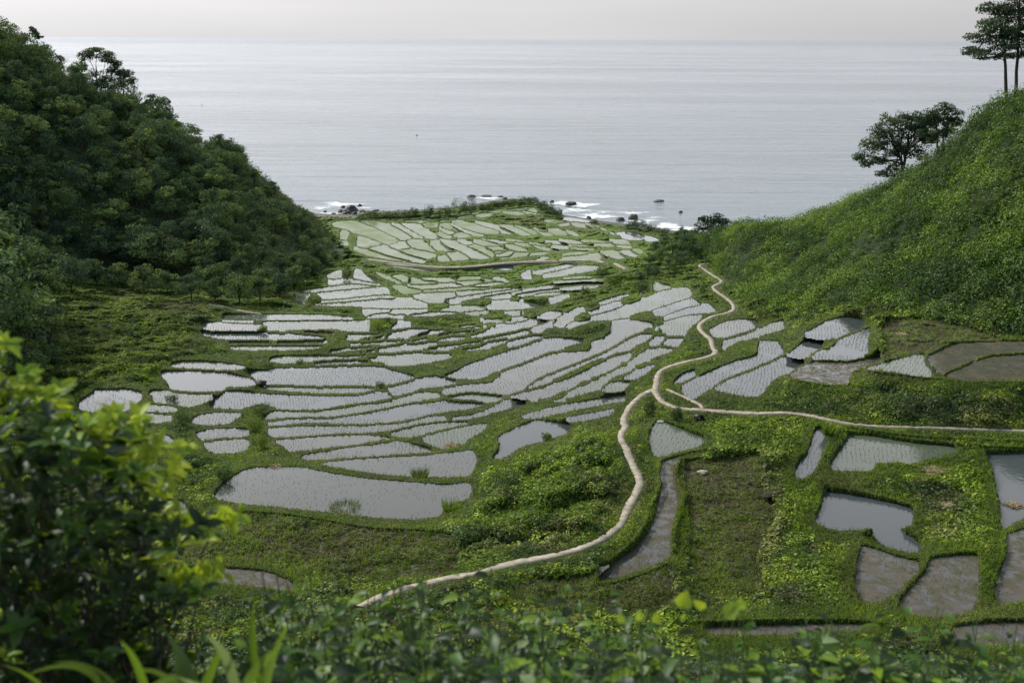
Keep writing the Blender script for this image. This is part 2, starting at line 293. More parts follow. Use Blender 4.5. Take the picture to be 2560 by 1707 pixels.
# first letter: region, second: f far rice, g fine rice, w water with seedlings, o open water, m mud and water, v weedy plot, d bare plot
POLY = '''
Bf 510,430 560,410 720,400 800,430 900,470 1100,570 1150,590 1110,615 1060,625 980,600 850,560 740,520 640,480 530,455
Bf 590,510 630,490 680,520 650,585 590,575
Bf 580,595 660,600 670,640 580,640
Bf 765,545 860,570 980,630 850,660 755,650
Bf 780,405 900,400 1060,430 1180,490 1285,560 1200,585 1100,530 1000,480 900,440
Bf 1090,415 1200,450 1400,565 1320,560 1240,500 1130,445
Bf 1190,425 1320,430 1450,490 1560,560 1440,570 1330,510 1220,450
Bf 1230,400 1450,400 1400,412 1240,415
Bf 1410,435 1480,415 1545,435 1520,465 1440,460
Bf 1560,425 1640,425 1720,465 1790,510 1700,495 1600,465
Bf 1580,400 1640,398 1650,410 1560,412
Bf 1680,400 1780,400 1880,430 2000,465 2140,505 2120,530 1980,518 1820,470 1720,430
Bf 1700,540 1780,515 1880,550 1760,565
Bf 1670,435 1760,480 1900,525 2000,540 1960,550 1880,545 1790,510 1690,460
Bf 1560,460 1680,505 1700,520 1640,530 1570,490
Bf 1560,505 1680,560 1640,570 1560,530
Bf 1910,400 2080,430 2200,475 2285,515 2240,530 2170,520 2140,485 2000,445
Bf 715,680 750,655 860,690 1000,740 1280,800 1230,800 1060,775 860,740
Bf 870,665 1010,645 1100,680 1250,740 1430,790 1400,815 1290,795 1100,745 960,695
Bf 1080,645 1200,610 1270,665 1160,680
Bf 1170,690 1280,675 1530,725 1450,775 1300,735
Bf 1250,605 1340,590 1400,600 1450,650 1530,715 1400,695 1300,660
Bf 1470,600 1560,600 1650,655 1720,700 1560,690 1500,650
Bf 1590,590 1700,600 1900,680 2060,760 1960,775 1860,755 1770,695 1640,640
Bf 1640,710 1740,705 1850,775 1700,790 1660,760
Bf 1545,770 1600,740 1660,770 1660,800 1560,795
Bf 1730,590 1800,580 1895,630 1810,635
Bf 1830,650 1900,640 2060,690 2080,760 1980,710
Bf 1890,580 2000,600 2140,640 2060,650 1960,625
Bf 2020,660 2130,655 2230,690 2100,690
Bf 1730,375 1850,345 1890,355 1840,370
Bf 1880,328 1950,315 1930,328 1900,332
Bf 1900,355 1990,330 2080,330 2060,350 1980,362
Bf 1000,830 1140,825 1300,850 1500,890 1350,885 1130,850
Bg 455,930 560,890 605,890 600,960 480,965
Bg 735,880 790,880 850,940 960,1005 840,990 720,960
Bg 475,985 620,975 760,990 1000,1030 880,1030 700,1010 490,1028
Bg 190,1090 450,1060 700,1028 950,1040 850,1048 600,1072 330,1098 200,1100
Bg 370,1110 650,1085 1000,1058 1060,1075 1070,1118 900,1128 600,1162 430,1170 400,1140
Bg 150,1120 300,1115 250,1170 240,1210 190,1205 150,1170
Bg 440,1185 700,1165 1000,1132 1130,1150 1000,1160 700,1185 400,1210
Bg 330,1222 600,1208 900,1178 1200,1168 1330,1200 1440,1235 1300,1245 900,1235 500,1228
Bf 930,905 1060,935 1200,1010 1150,1010 1020,960
Bf 1080,945 1180,930 1250,955 1240,1000 1160,980
Bf 1100,1040 1200,1045 1360,1085 1360,1108 1200,1110
Bf 1290,960 1400,990 1520,1000 1540,1012 1280,1020
Bf 1380,965 1660,965 1710,990 1640,1000 1500,985
Bf 1250,1030 1700,1018 1790,1040 1600,1052 1400,1065 1290,1050
Bf 1410,1100 1420,1083 1700,1064 2050,1054 2000,1068 1700,1082
Bg 1310,1130 1450,1112 1680,1102 1720,1140 1620,1160 1580,1200 1510,1200 1400,1165
Bg 1730,1105 1750,1094 2100,1072 2280,1064 2100,1090 1800,1132 1765,1130
Bg 1640,1172 1850,1138 2150,1092 2352,1070 2352,1080 2100,1122 1850,1165 1680,1200
Bg 1960,1150 2250,1108 2260,1135 2050,1150
Bf 1730,970 1800,950 1960,950 1960,970 1800,983
Bf 1710,1018 1800,1000 2000,990 1900,1015 1800,1028
Bf 1910,1038 2100,1005 2200,1012 2000,1042
Bg 1560,1280 1700,1250 1920,1240 2000,1260 1960,1272 1750,1288
Bg 1790,1312 1900,1297 2050,1292 2010,1310 1900,1322
Bg 2190,1302 2352,1290 2352,1312 2250,1318
Bg 805,1290 950,1285 1060,1290 960,1300 860,1325 830,1325
Bg 1080,1302 1250,1282 1450,1285 1300,1303 1100,1315
Bg 860,1335 950,1315 1220,1322 1150,1345 900,1348
Bg 1280,1330 1500,1306 1740,1297 1500,1325
Ew -170,160 0,155 300,150 800,155 1110,182 900,188 600,190 200,190 0,188 -150,178
Ew -160,205 0,205 120,205 60,215 -130,214
Dw 1375,235 1500,230 1700,240 1960,260 1920,305 1700,310 1500,308 1420,280
Ew 230,235 280,220 600,215 1000,215 1260,215 1265,250 1250,295 1000,298 700,288 550,282 460,292 430,315 330,312 285,300 260,250
Ew -380,328 -200,322 0,325 400,330 600,348 830,375 700,385 400,393 100,390 -100,385 -250,365
Ew -100,417 300,415 700,407 850,405 840,418 600,424 300,428 -60,430
Ew -90,457 330,457 800,455 700,475 500,488 400,490 340,480 100,487 -50,482
Ev 520,308 950,303 990,315 900,338 700,338 540,320
Ew 1490,275 1540,235 1660,215 1665,240 1620,275 1520,285
Ew 1030,385 1080,357 1300,347 1380,342 1300,366 1150,382
Ew 1430,380 1500,330 1600,297 1850,292 1780,315 1640,370 1500,384
Ew 1180,398 1280,380 1420,355 1380,385 1250,400
Ew 1110,440 1300,413 1600,398 1500,423 1300,438 1080,455
Ew 1680,385 1760,345 1900,308 2200,280 2352,270 2352,285 2000,312 1850,338 1760,366
Ew 1680,402 1800,375 1830,385 1790,408 1640,412
Ew 1350,492 1600,447 1850,422 1930,432 1930,450 1800,468 1550,492 1380,500
Ew 880,510 1000,490 1250,465 1340,462 1250,480 1050,508 920,520
Ew 960,533 1200,505 1300,494 1320,512 1100,530 1000,538
Ew 280,590 400,562 600,557 900,557 1100,547 1250,533 1330,537 1310,548 1100,572 800,588 620,598 580,590 520,618 400,613
Ew 720,617 900,603 1130,592 1280,603 1200,618 900,623 740,628
Ew 1150,582 1400,555 1900,532 2040,542 2080,560 2000,580 1850,610 1650,638 1450,638 1380,600 1250,592
Ew 1850,474 2100,438 2352,405 2352,428 2000,486 1880,498
Ew 1940,402 2050,368 2150,367 2210,380 2150,398 2000,418
Ew 80,715 200,700 270,700 350,678 700,672 1000,660 1250,660 1380,668 1500,702 1620,732 1715,762 1600,798 1450,835 1400,820 1340,832 1000,838 700,842 400,832 260,826 250,790 160,775 140,740
Do 990,720 1100,708 1400,708 1600,722 1740,748 1850,782 1910,820 1850,842 1640,848 1520,895 1300,900 1150,888 1080,868 1060,810
Dw 1085,638 1200,615 1400,613 1600,628 1830,660 1700,678 1500,672 1300,662 1130,655
Ew 190,862 250,845 420,851 800,862 1300,868 1300,880 1150,905 900,912 700,902 450,886
Ew -289,1020 -200,950 -110,908 0,908 300,933 600,948 850,948 1150,942 1350,905 1400,908 1460,942 1470,960 1300,982 1050,1015 800,1065 550,1070 380,1066 330,1040 200,1010 100,1030 0,1066 -150,1058 -260,1053
Ew 1450,862 1600,822 1800,768 1920,758 2020,778 2110,815 1950,846 1750,866 1560,925 1500,925 1470,890
Ew 280,1130 330,1102 600,1108 860,1094 1100,1055 1350,1015 1600,965 1750,925 1850,914 2000,942 1850,970 1500,1035 1150,1098 900,1143 700,1138 500,1140 380,1160 220,1168
Ew 290,1195 500,1178 900,1172 1300,1114 1700,1030 2000,985 2200,997 2380,1026 2250,1060 2060,1082 1850,1115 1700,1158 1500,1188 1250,1208 1000,1208 830,1198 600,1198 420,1220 280,1228
Ew 270,1290 290,1262 600,1248 900,1248 1300,1238 1600,1218 1850,1155 2000,1143 2020,1170 1900,1186 1650,1225 1450,1275 1250,1295 1000,1305 700,1320 450,1335 320,1337 280,1320
Ew 350,1387 600,1368 900,1340 1200,1334 1400,1352 1480,1367 1300,1396 1000,1425 700,1460 480,1478 430,1430
Ew 1480,1312 1800,1236 2150,1206 2230,1212 2000,1256 1800,1315 1650,1340 1540,1338
Ew 600,1552 650,1524 900,1486 1200,1436 1450,1394 1600,1398 1750,1442 1890,1492 1700,1506 1300,1526 1000,1546 700,1562
Ew 1780,1352 2000,1296 2300,1234 2420,1225 2360,1290 2250,1350 2190,1410 2130,1400 2010,1408 2010,1445 1900,1435
Iw 1180,288 1400,266 1700,244 2000,224 2170,204 2200,250 2150,362 1900,366 1600,354 1400,325
Iw 490,490 530,440 600,380 680,335 760,317 1030,317 1100,325 1250,356 1500,392 1800,416 2000,430 2160,415 2150,500 2000,560 1960,620 1800,645 1500,630 1200,595 900,563 650,540 510,512
Dw 1340,1312 1450,1284 1700,1268 1840,1282 1840,1326 1600,1350 1400,1375
Dw 1410,1402 1600,1380 1820,1374 1855,1402 1830,1458 1700,1492 1500,1492 1450,1460
Dw 1290,1180 1380,1133 1600,1114 1780,1118 1700,1178 1640,1206 1450,1222 1330,1208
Dw 870,922 900,898 1100,898 1150,908 1290,920 1500,924 1420,998 1340,1026 1260,1046 1200,1036 1100,1016 950,1006 915,980 930,930
Dw 830,1062 880,1038 1050,1044 1150,1072 1130,1088 1000,1096 850,1083
Dw 810,1190 850,1160 820,1124 900,1122 1100,1142 1080,1180 950,1198
Dw 190,1030 220,980 320,920 350,892 500,890 650,882 800,920 800,950 760,1000 700,1056 600,1090 300,1090 180,1060
Dw 800,1370 900,1322 1000,1312 1080,1352 1155,1430 1000,1430 850,1420 780,1400
Iw 50,560 100,535 200,527 280,545 320,600 200,610 60,610
Iv 640,600 900,612 1200,655 1500,705 2000,730 2100,780 2080,1000 1500,1060 1000,985 700,905 300,905 250,850 500,700
Im 200,1005 260,978 500,971 700,984 850,1006 970,1055 1010,1090 950,1108 800,1090 600,1070 400,1052 230,1042
Jo 450,490 500,420 510,370 490,320 560,278 680,224 800,180 900,190 1000,205 1095,222 1050,280 980,300 900,330 780,360 650,400 600,440 500,490
Fw 800,1342 950,1294 1200,1236 1500,1185 1800,1135 1810,1150 1780,1186 1500,1234 1200,1295 1000,1340 850,1354
Fw 1240,1362 1450,1322 1700,1274 1650,1320 1500,1355 1330,1385
Fw 20,1108 60,1064 300,1034 500,1014 590,945 612,912 900,806 1100,736 1250,720 1440,704 1482,660 1484,612 1600,582 1680,512 1680,452 1730,404 1900,406 2080,434 1950,505 1800,572 1650,670 1400,780 1200,852 1000,930 890,985 820,1065 640,1118 450,1105 280,1096 100,1120 50,1128
Fw 930,1035 970,992 1200,895 1450,796 1650,706 1800,625 1930,550 2080,544 2000,598 1850,680 1700,712 1500,784 1300,882 1100,972 950,1034 850,1064
Fw 700,1142 900,1095 1050,1058 1300,958 1550,838 1750,748 1880,726 1800,785 1650,872 1450,962 1280,1042 1080,1142 950,1160 800,1156
Fw 1100,1196 1200,1164 1320,1086 1500,1006 1700,916 1860,826 1960,736 2050,684 2200,668 2280,690 2100,754 1900,842 1840,890 1750,922 1630,992 1550,1072 1400,1112 1200,1166
Fw 1600,1090 1680,1024 1760,1004 1860,1012 1800,1078 1700,1092
Fw 1790,970 1850,942 1980,876 2100,838 2060,880 1960,948 1900,968
Fw 140,1350 300,1334 480,1276 560,1228 700,1172 840,1204 800,1222 600,1274 400,1334 200,1370 110,1368
Fw 60,1158 200,1120 350,1114 600,1142 560,1176 480,1196 300,1182 120,1160
Fw 60,938 120,922 240,855 400,796 600,728 800,666 950,618 1080,578 1250,580 1400,602 1250,644 1050,702 900,762 700,842 560,882 450,940 350,968 200,965 120,948
Fw 660,640 740,604 900,566 1000,553 900,586 760,644 700,653
Fw 1250,480 1330,434 1480,392 1520,350 1700,306 1900,232 2100,148 2260,102 2420,80 2470,120 2440,164 2260,214 2060,284 1850,344 1700,380 1500,396 1350,446
Gw 130,312 300,264 480,196 530,198 590,240 450,266 300,316 180,348 140,338
Gw 350,322 500,276 660,240 720,272 750,308 620,320 480,326 300,374 230,388
Gw 190,460 250,434 400,375 600,358 560,410 480,470 450,510 430,550 330,540 240,516
Gw 90,620 150,562 230,562 200,618 130,648
Gw 300,582 420,572 380,646 330,648 220,638 250,620
Fw 1460,330 1600,274 1720,226 1790,238 1680,286 1550,326
Fw 1110,430 1200,362 1330,284 1400,272 1420,290 1300,366 1180,436
Fw 300,570 400,514 550,466 750,426 950,386 1060,402 1000,426 800,474 600,514 400,560
Fw 960,372 1000,342 1090,314 1190,320 1140,358 1080,390
Fw 0,668 150,624 400,586 650,546 850,496 880,510 700,554 500,586 400,624 200,664 0,676
Fw 870,492 1050,426 1120,404 1100,440 1000,496 900,518
Fw 190,688 400,654 480,606 650,588 560,636 460,670 300,688
Fw 0,602 80,566 180,570 250,582 150,608 20,632
Fg 660,420 760,384 860,377 830,398 720,418
Fg 0,502 120,475 350,443 300,458 100,490
Fg 0,540 200,496 460,468 380,496 150,526 0,552
Fg 400,396 620,391 550,403 420,405
Fg 230,336 400,318 490,317 400,338 260,342
Fg 640,332 800,317 810,325 700,338
Fg 1070,210 1110,182 1200,152 1270,152 1180,203 1090,232
Fg 1560,222 1750,164 1860,142 1700,198 1580,233
Fg 1960,130 1990,110 2030,92 2000,128
Gg 135,32 160,26 220,52 310,70 200,92 142,102
Cw 70,1235 130,1207 300,1197 430,1197 600,1240 450,1253 300,1263 130,1266
Cg 400,930 440,902 490,882 500,940 520,968 420,968
Cg 510,902 700,864 850,825 950,827 900,848 760,886 600,916 560,926
Cg 610,950 650,924 800,885 960,850 1120,844 1170,857 1160,878 1050,897 900,920 750,945 640,958
Cf 810,970 950,953 1100,952 1090,964 950,973
Cf 730,1005 850,986 1000,975 1200,973 1210,984 1000,989 850,999
Cg 0,1140 200,1114 430,1080 700,1036 950,1009 1200,1011 1190,1021 1000,1023 750,1051 500,1089 250,1130 50,1152
Cg 780,1070 950,1044 1160,1038 1130,1053 980,1065 880,1082
Cg 350,1112 500,1098 700,1076 860,1073 980,1085 800,1093 600,1100 420,1138 370,1130
Cg 530,1135 650,1109 830,1103 750,1119
Co 130,875 200,858 250,842 320,852 325,873 250,880
Cf 10,977 80,977 160,1000 120,1008 30,1003
Cf 120,962 180,953 250,972 290,998 230,1003 150,985
Cf 70,317 150,298 240,292 160,315
Cf 270,297 380,282 500,267 420,295
Cf 440,290 520,272 560,300 540,318 480,303
Cf 210,317 300,303 380,317 440,335 360,343 270,333
Cf 400,307 500,318 620,341 540,335
Cf 0,345 120,332 110,348 20,360
Cf 620,400 700,388 800,402 850,415 740,428
Cf 750,430 810,415 880,430 850,450 780,448
Cf 885,427 960,422 1040,442 1100,473 1020,473 940,455
Cf 1040,432 1100,428 1170,450 1120,463
Co 820,372 900,378 1080,410 1000,411 880,392
Cf 200,442 300,444 400,482 500,538 400,543 330,500
Cf 330,442 430,464 570,520 520,533 440,492
Cf 520,462 580,482 660,510 600,504
Cf 660,478 760,478 890,540 780,543 700,518
Cf 590,486 700,534 720,547 640,547 570,512
Cf 850,502 900,502 980,548 920,548
Co 1350,522 1400,513 1500,551 1580,588 1480,583 1400,564
Co 1430,512 1500,518 1610,553 1560,553
Co 1600,547 1700,562 1760,590 1660,603 1620,594 1630,576
Cf 1170,477 1200,472 1250,494 1230,496
Cf 1270,517 1300,517 1310,544 1290,534
Cf 60,582 160,592 270,619 180,619
Cf 250,578 330,582 430,604 360,608
Cf 60,657 160,654 280,689 180,689 90,679
Cf 240,628 340,653 470,689 400,698 300,675
Cf 330,612 420,623 520,649 440,649
Cf 480,612 560,622 650,639 580,639
Cf 500,643 600,653 700,682 780,690 700,698 600,680
Cf 620,592 760,602 860,629 740,619
Cf 780,582 900,592 1030,619 920,624
Cf 880,642 1000,642 1120,659 1000,654
Cf 1000,592 1150,592 1280,609 1150,618
Cf 1120,622 1300,637 1320,654 1200,654
Cf 1280,582 1400,592 1480,629 1380,624
Cf 160,740 260,704 330,704 290,745 200,753
Cf 330,714 480,719 420,748 300,766 190,772
Cf 500,722 600,714 700,708 620,728 480,743
Cf 800,740 880,714 1000,704 1060,712 960,728
Cf 770,788 860,754 1000,744 1160,719 1250,770 1150,783 950,783
Cf 1190,702 1300,692 1360,712 1430,760 1340,773 1260,740
Cf 1380,702 1450,693 1550,745 1500,753
Cf 1490,682 1560,674 1600,700 1590,718 1550,718
Cf 540,788 620,758 680,762 600,788
Cf 700,644 800,654 880,671 800,678
Cf 900,664 1050,664 1150,684 1000,684
Cf 1340,653 1420,652 1500,661 1440,670
Bf 2110,700 2180,695 2260,712 2180,730
Bf 1980,580 2050,585 2160,612 2120,618
Gw 680,500 720,472 820,424 950,398 1080,398 1160,430 1100,468 1000,505 850,554 760,565 710,540
Gw 805,660 820,614 900,584 1100,526 1280,438 1400,404 1420,440 1400,478 1320,506 1200,534 1100,570 950,604 850,664 830,686
Gw 1160,660 1190,614 1260,600 1340,614 1410,680 1380,726 1250,792 1000,902 820,964 700,1052 620,1104 540,1156 460,1148 410,1090 420,1046 560,966 800,858 960,798 1100,766 1170,722
Gw 370,970 450,915 550,895 520,936 420,986 330,1018
Gw 730,1070 850,994 1100,896 1300,816 1400,766 1540,786 1600,796 1500,862 1400,930 1300,978 1230,1056 1160,1136 1000,1128 850,1100
Gw 1620,530 1700,484 1850,406 2000,376 2150,390 2200,430 2100,486 2000,534 1880,574 1750,574 1660,556
Gw 1460,740 1540,664 1640,594 1740,604 1800,614 1720,668 1650,744 1560,764
Gw 1680,770 1740,734 1850,686 1950,616 2050,558 2180,518 2260,476 2230,560 2230,700 2100,774 1900,776
Gm 1480,950 1600,866 1700,818 2000,818 2200,798 2352,756 2352,800 2180,846 2080,895 2050,956 2030,1018 1800,1008 1600,978
Hw 690,930 850,894 1050,838 1280,788 1330,850 1400,950 1380,1008 1250,1008 1100,978 900,948
Hv 890,414 1250,386 1500,404 1900,524 2130,628 1600,636 1500,646 1300,752 1000,822 850,816 900,700 860,500
Hm 1330,830 1450,768 1650,678 2352,658 2352,756 2000,772 1800,842 1600,922 1500,972 1400,960
Hm 1530,1010 1700,938 1900,848 2050,808 2450,796 2450,1040 2000,1046 1700,1043
Kw 1030,470 1060,390 1110,330 1160,248 1300,254 1600,304 1860,328 1880,358 1700,398 1600,428 1450,422 1350,428 1300,478 1150,478
Kw 790,520 800,450 870,370 900,300 930,207 975,212 1000,290 960,380 920,470 880,518 830,533
Ko 930,830 960,750 985,680 990,633 1150,653 1300,683 1450,713 1590,757 1580,850 1500,883 1560,938 1650,998 1630,1038 1550,1036 1400,996 1330,938 1290,888 1100,888 1000,868
Km 1200,1270 1210,1150 1230,1060 1240,1004 1350,1034 1500,1084 1635,1114 1615,1178 1525,1265 1445,1335 1350,1375 1250,1368
Km 1500,1400 1600,1264 1690,1166 1708,1096 1850,1075 2030,1068 2045,1180 2040,1300 2000,1436 1800,1475 1600,1468
Ko 2100,382 2200,377 2480,382 2480,700 2350,800 2230,868 2200,856 2190,700 2170,600 2150,500
Km 2240,925 2480,885 2480,1300 2200,1400 2150,1300 2200,1150 2240,1050
Kv 30,424 300,388 550,362 590,500 550,560 640,700 690,830 590,950 540,1100 590,1250 540,1350 300,1350 100,1250 60,1100 70,900 50,700
Jm 1855,560 1875,524 2010,484 1955,560 1955,650 1985,740 1995,850 1975,960 1935,1080 1935,1260 1925,1330 1800,1400 1500,1500 1300,1520 1450,1385 1600,1285 1740,1135 1800,1005 1835,850 1872,720 1855,640
Jw 1760,330 1770,262 1820,190 1880,194 1950,224 2100,284 2215,332 2195,376 2100,405 1950,445 1850,474 1790,458 1770,400
Zv 1300,1445 1450,1432 1560,1405 1672,1395 1690,1500 1640,1540 1400,1548 1270,1500
Zm 1760,1572 1950,1565 2120,1562 2190,1570 2060,1582 1900,1586 1790,1584
Zm 2380,1572 2480,1560 2620,1562 2620,1610 2400,1612
'''
# control distances (forward metres) of the ground at photo positions
ROWS = [(480, 380), (510, 358), (530, 340), (560, 310), (610, 264), (660, 228), (700, 204), (760, 176), (800, 160), (860, 140), (920, 124),
        (980, 112), (1040, 100), (1110, 88), (1200, 76), (1300, 66), (1400, 58), (1500, 51), (1600, 45), (1720, 39)]
CTRL = [(900, 530, 340), (900, 610, 264), (900, 700, 204), (900, 800, 160), (900, 900, 130), (900, 980, 112), (900, 1110, 88), (850, 1200, 74.5),
        (800, 1300, 65), (800, 1400, 57), (1200, 560, 310), (1200, 660, 228), (1200, 760, 176), (1200, 860, 141), (1200, 960, 115), (1200, 1050, 96),
        (1250, 1200, 73), (1250, 1350, 60),
        (1771, 660, 198), (1830, 770, 148), (1752, 820, 130), (1785, 880, 112), (1700, 910, 106), (1642, 970, 91), (1560, 1060, 78), (1570, 1130, 73),
        (1600, 1200, 67), (1560, 1300, 60), (1400, 1390, 54.5), (1200, 1430, 52.5), (1000, 1480, 49.5),
        (1650, 1000, 87), (1750, 1024, 84), (2000, 1036, 83), (2200, 1067, 80), (2560, 1079, 78.5),
        (1500, 1000, 99), (1400, 900, 125), (1550, 760, 160), (1600, 700, 186), (1620, 800, 142), (1550, 860, 128), (1350, 1000, 102),
        (1830, 822, 124), (1900, 850, 114), (2050, 820, 106), (1800, 930, 97), (1760, 985, 90.5), (2000, 900, 91),
        (2200, 950, 84), (2200, 900, 89.5), (2200, 800, 103.5), (2200, 750, 112), (2500, 950, 83.5), (2500, 850, 96),
        (2100, 1000, 82.3), (2100, 1110, 74.5), (1700, 1100, 75.5), (1700, 1250, 65), (2200, 1200, 67.5), (2200, 1300, 61), (2200, 1400, 55), (2500, 1300, 61), (1800, 1400, 54.5),
        (1700, 1500, 49), (2300, 1520, 48),
        (300, 980, 110), (300, 860, 132), (300, 760, 165), (300, 700, 190), (50, 800, 140), (50, 700, 165), (300, 1100, 88), (300, 1200, 76), (-100, 1000, 100)]
SHORE = [(-300, 545), (700, 545), (790, 541), (890, 543), (905, 535), (1000, 534), (1100, 527), (1180, 519), (1230, 509), (1290, 503), (1343, 508), (1375, 522),
         (1409, 544), (1506, 560), (1565, 567), (1634, 576), (1700, 586), (1760, 594), (2800, 600)]
# low grassy ridges between plots
RIDGES = [[(2357, 855), (2450, 853), (2560, 851), (2660, 850)], [(2362, 936), (2410, 912), (2476, 888), (2560, 882), (2660, 881)], [(2206, 812), (2212, 798), (2298, 790), (2345, 792), (2440, 820), (2510, 848)], [(2133, 926), (2190, 930), (2240, 935), (2345, 946)], [(1825, 950), (1960, 948), (2120, 958)],
 [(1800, 1119), (1728, 1128), (1654, 1149)], [(1905, 1126), (1800, 1139), (1706, 1147)],
 [(1651, 1149), (1654, 1190), (1648, 1226), (1624, 1268), (1612, 1304), (1588, 1345), (1553, 1381), (1511, 1411), (1457, 1429), (1380, 1440)],
 [(1699, 1152), (1686, 1190), (1710, 1232), (1697, 1283), (1684, 1328), (1681, 1378)],
 [(1880, 1074), (1920, 1056), (1990, 1046)], [(2640, 1122), (2400, 1110), (2200, 1090), (2100, 1074)], [(2640, 1104), (2300, 1090), (2120, 1066)],
 [(1650, 1556), (1850, 1550), (2050, 1548), (2200, 1556)], [(2640, 1545), (2480, 1545), (2350, 1560)]]
# patches of differing growth, some with slope sunlight or bank shade painted in: x, y, rx, ry, kind (b bright, d dark, r brown weeds), strength
PATCH = [(1040, 541, 170, 10, 'd', 1), (1380, 530, 60, 18, 'd', .9), (1600, 578, 80, 12, 'd', .8), (1000, 655, 130, 4, 'd', .7), (1300, 1115, 120, 55, 'b', .9), (1420, 1075, 90, 45, 'b', .9), (1240, 1290, 130, 50, 'b', .5), (1500, 1120, 50, 90, 'b', .5), (1560, 885, 45, 50, 'b', .7), (1690, 870, 40, 30, 'b', .6), (1870, 870, 50, 16, 'b', .9),
 (1995, 1290, 45, 150, 'b', .8), (2060, 1460, 70, 80, 'b', .8), (2440, 1380, 45, 170, 'b', .8), (2130, 1120, 26, 55, 'b', .9), (1955, 1110, 40, 55, 'b', .8), (1830, 1075, 80, 26, 'b', .7), (2420, 1200, 40, 60, 'b', .6),
 (2150, 1380, 60, 40, 'b', .5), (1190, 1420, 60, 30, 'b', .8), (1450, 1340, 60, 30, 'b', .5), (1650, 1270, 12, 60, 'b', 1), (1700, 1230, 16, 80, 'b', .7), (2080, 950, 160, 14, 'b', .7), (2450, 950, 120, 12, 'b', .8),
 (2230, 1015, 330, 26, 'd', .8), (1880, 1000, 120, 22, 'd', .7), (2250, 938, 110, 16, 'r', 1), (2420, 870, 150, 60, 'r', .6), (2350, 820, 120, 30, 'r', .5), (2090, 1200, 85, 20, 'r', .8), (1930, 1240, 40, 36, 'r', .8), (2360, 1265, 80, 45, 'r', .6), (1630, 1340, 50, 50, 'd', .8),
 (1625, 1160, 18, 90, 'd', .8), (1262, 1225, 60, 22, 'd', .6), (1170, 1340, 60, 30, 'd', .5), (1380, 1230, 110, 60, 'b', .8), (1200, 1400, 90, 40, 'b', .6), (1450, 1260, 70, 50, 'b', .7), (2150, 1010, 60, 20, 'b', .3), (1640, 1480, 120, 40, 'r', .7), (1480, 1480, 120, 50, 'r', .6),
 (300, 830, 110, 22, 'd', .8), (500, 862, 60, 14, 'd', .8), (250, 890, 70, 24, 'b', .5), (440, 765, 90, 20, 'r', .8), (330, 730, 90, 16, 'r', .6), (420, 830, 80, 20, 'b', .5), (560, 870, 70, 10, 'b', .7), (520, 880, 60, 10, 'd', .5),
 (600, 1130, 60, 40, 'b', .6), (640, 1060, 30, 60, 'b', .6), (450, 1120, 90, 26, 'r', .5), (520, 1160, 60, 24, 'd', .5), (370, 940, 34, 34, 'b', 1), (1000, 905, 130, 14, 'b', .7), (1150, 880, 130, 16, 'b', .7), (1340, 840, 90, 30, 'd', .6),
 (1480, 830, 60, 16, 'd', .7), (1170, 815, 140, 12, 'b', .5), (1400, 720, 60, 20, 'b', .6), (1600, 730, 60, 26, 'b', .7), (1700, 730, 50, 26, 'b', .7), (1570, 780, 30, 14, 'b', .5), (1080, 560, 220, 8, 'b', .3), (780, 740, 130, 10, 'r', .8),
 (1320, 555, 60, 10, 'r', .7), (1430, 575, 90, 10, 'r', .6), (1720, 740, 30, 30, 'r', .4), (1180, 1080, 40, 30, 'r', .4), (1640, 1060, 40, 14, 'r', .7), (1800, 1450, 130, 70, 'r', .5), (1760, 985, 90, 10, 'r', .7), (730, 1530, 180, 50, 'd', .5)]
PATHS = {
 'footpath_up': (0.66, [(1771.4, 659.7), (1748, 664), (1761, 674), (1784, 690), (1803, 701), (1801, 709), (1782, 718), (1794, 731), (1817, 746), (1832, 761), (1835, 774), (1822, 783), (1789, 790),
   (1763, 802), (1749, 815), (1753, 827.5), (1766, 840), (1778.5, 853), (1782, 868), (1791, 882), (1778.5, 891), (1743, 900), (1707, 908), (1676.5, 917), (1653.6, 927), (1646, 937), (1642, 955), (1641, 970), (1637, 984)]),
 'footpath_down': (0.66, [(1641, 975), (1625.5, 979), (1600, 993), (1579.6, 1014), (1564, 1036.7), (1559, 1057), (1564, 1070), (1550, 1092), (1564.7, 1119), (1576.6, 1149), (1588.5, 1175.7), (1600, 1199.6),
   (1597.5, 1223), (1582.6, 1250), (1567.7, 1277), (1556, 1306.8), (1529, 1333.6), (1496, 1354.5), (1448.5, 1375), (1398, 1390), (1338, 1400.6), (1278.7, 1414), (1219, 1426), (1159.6, 1441), (1100, 1453), (1030, 1470), (960, 1490), (900, 1520)]),
 'footpath_right': (0.66, [(1636, 976), (1651, 1001), (1676.5, 1015), (1699.5, 1022.7), (1743, 1025), (1829.6, 1031.6), (1880.6, 1035.5), (1931.6, 1034), (1982.7, 1034), (2033.7, 1041.8), (2084.7, 1053), (2135.7, 1062), (2200, 1067),
   (2248, 1068), (2394.7, 1072), (2560, 1078.6), (2700, 1084)]),
 'footpath_link': (0.45, [(1669, 974), (1702, 989.5), (1732.7, 1003.6), (1753, 1013.8), (1755, 1023)]),
 'far_lane': (1.3, [(919, 648.5), (980.6, 656.6), (1057, 665.6), (1133.7, 669), (1200, 665), (1264, 658), (1353, 653), (1429.6, 651.5), (1490.8, 652), (1511, 658)]),
 'far_track': (1.0, [(1539, 659), (1552, 666), (1565, 674)]),
 'hill_track': (0.8, [(520, 762), (560, 768), (600, 778), (655, 786)]),
}
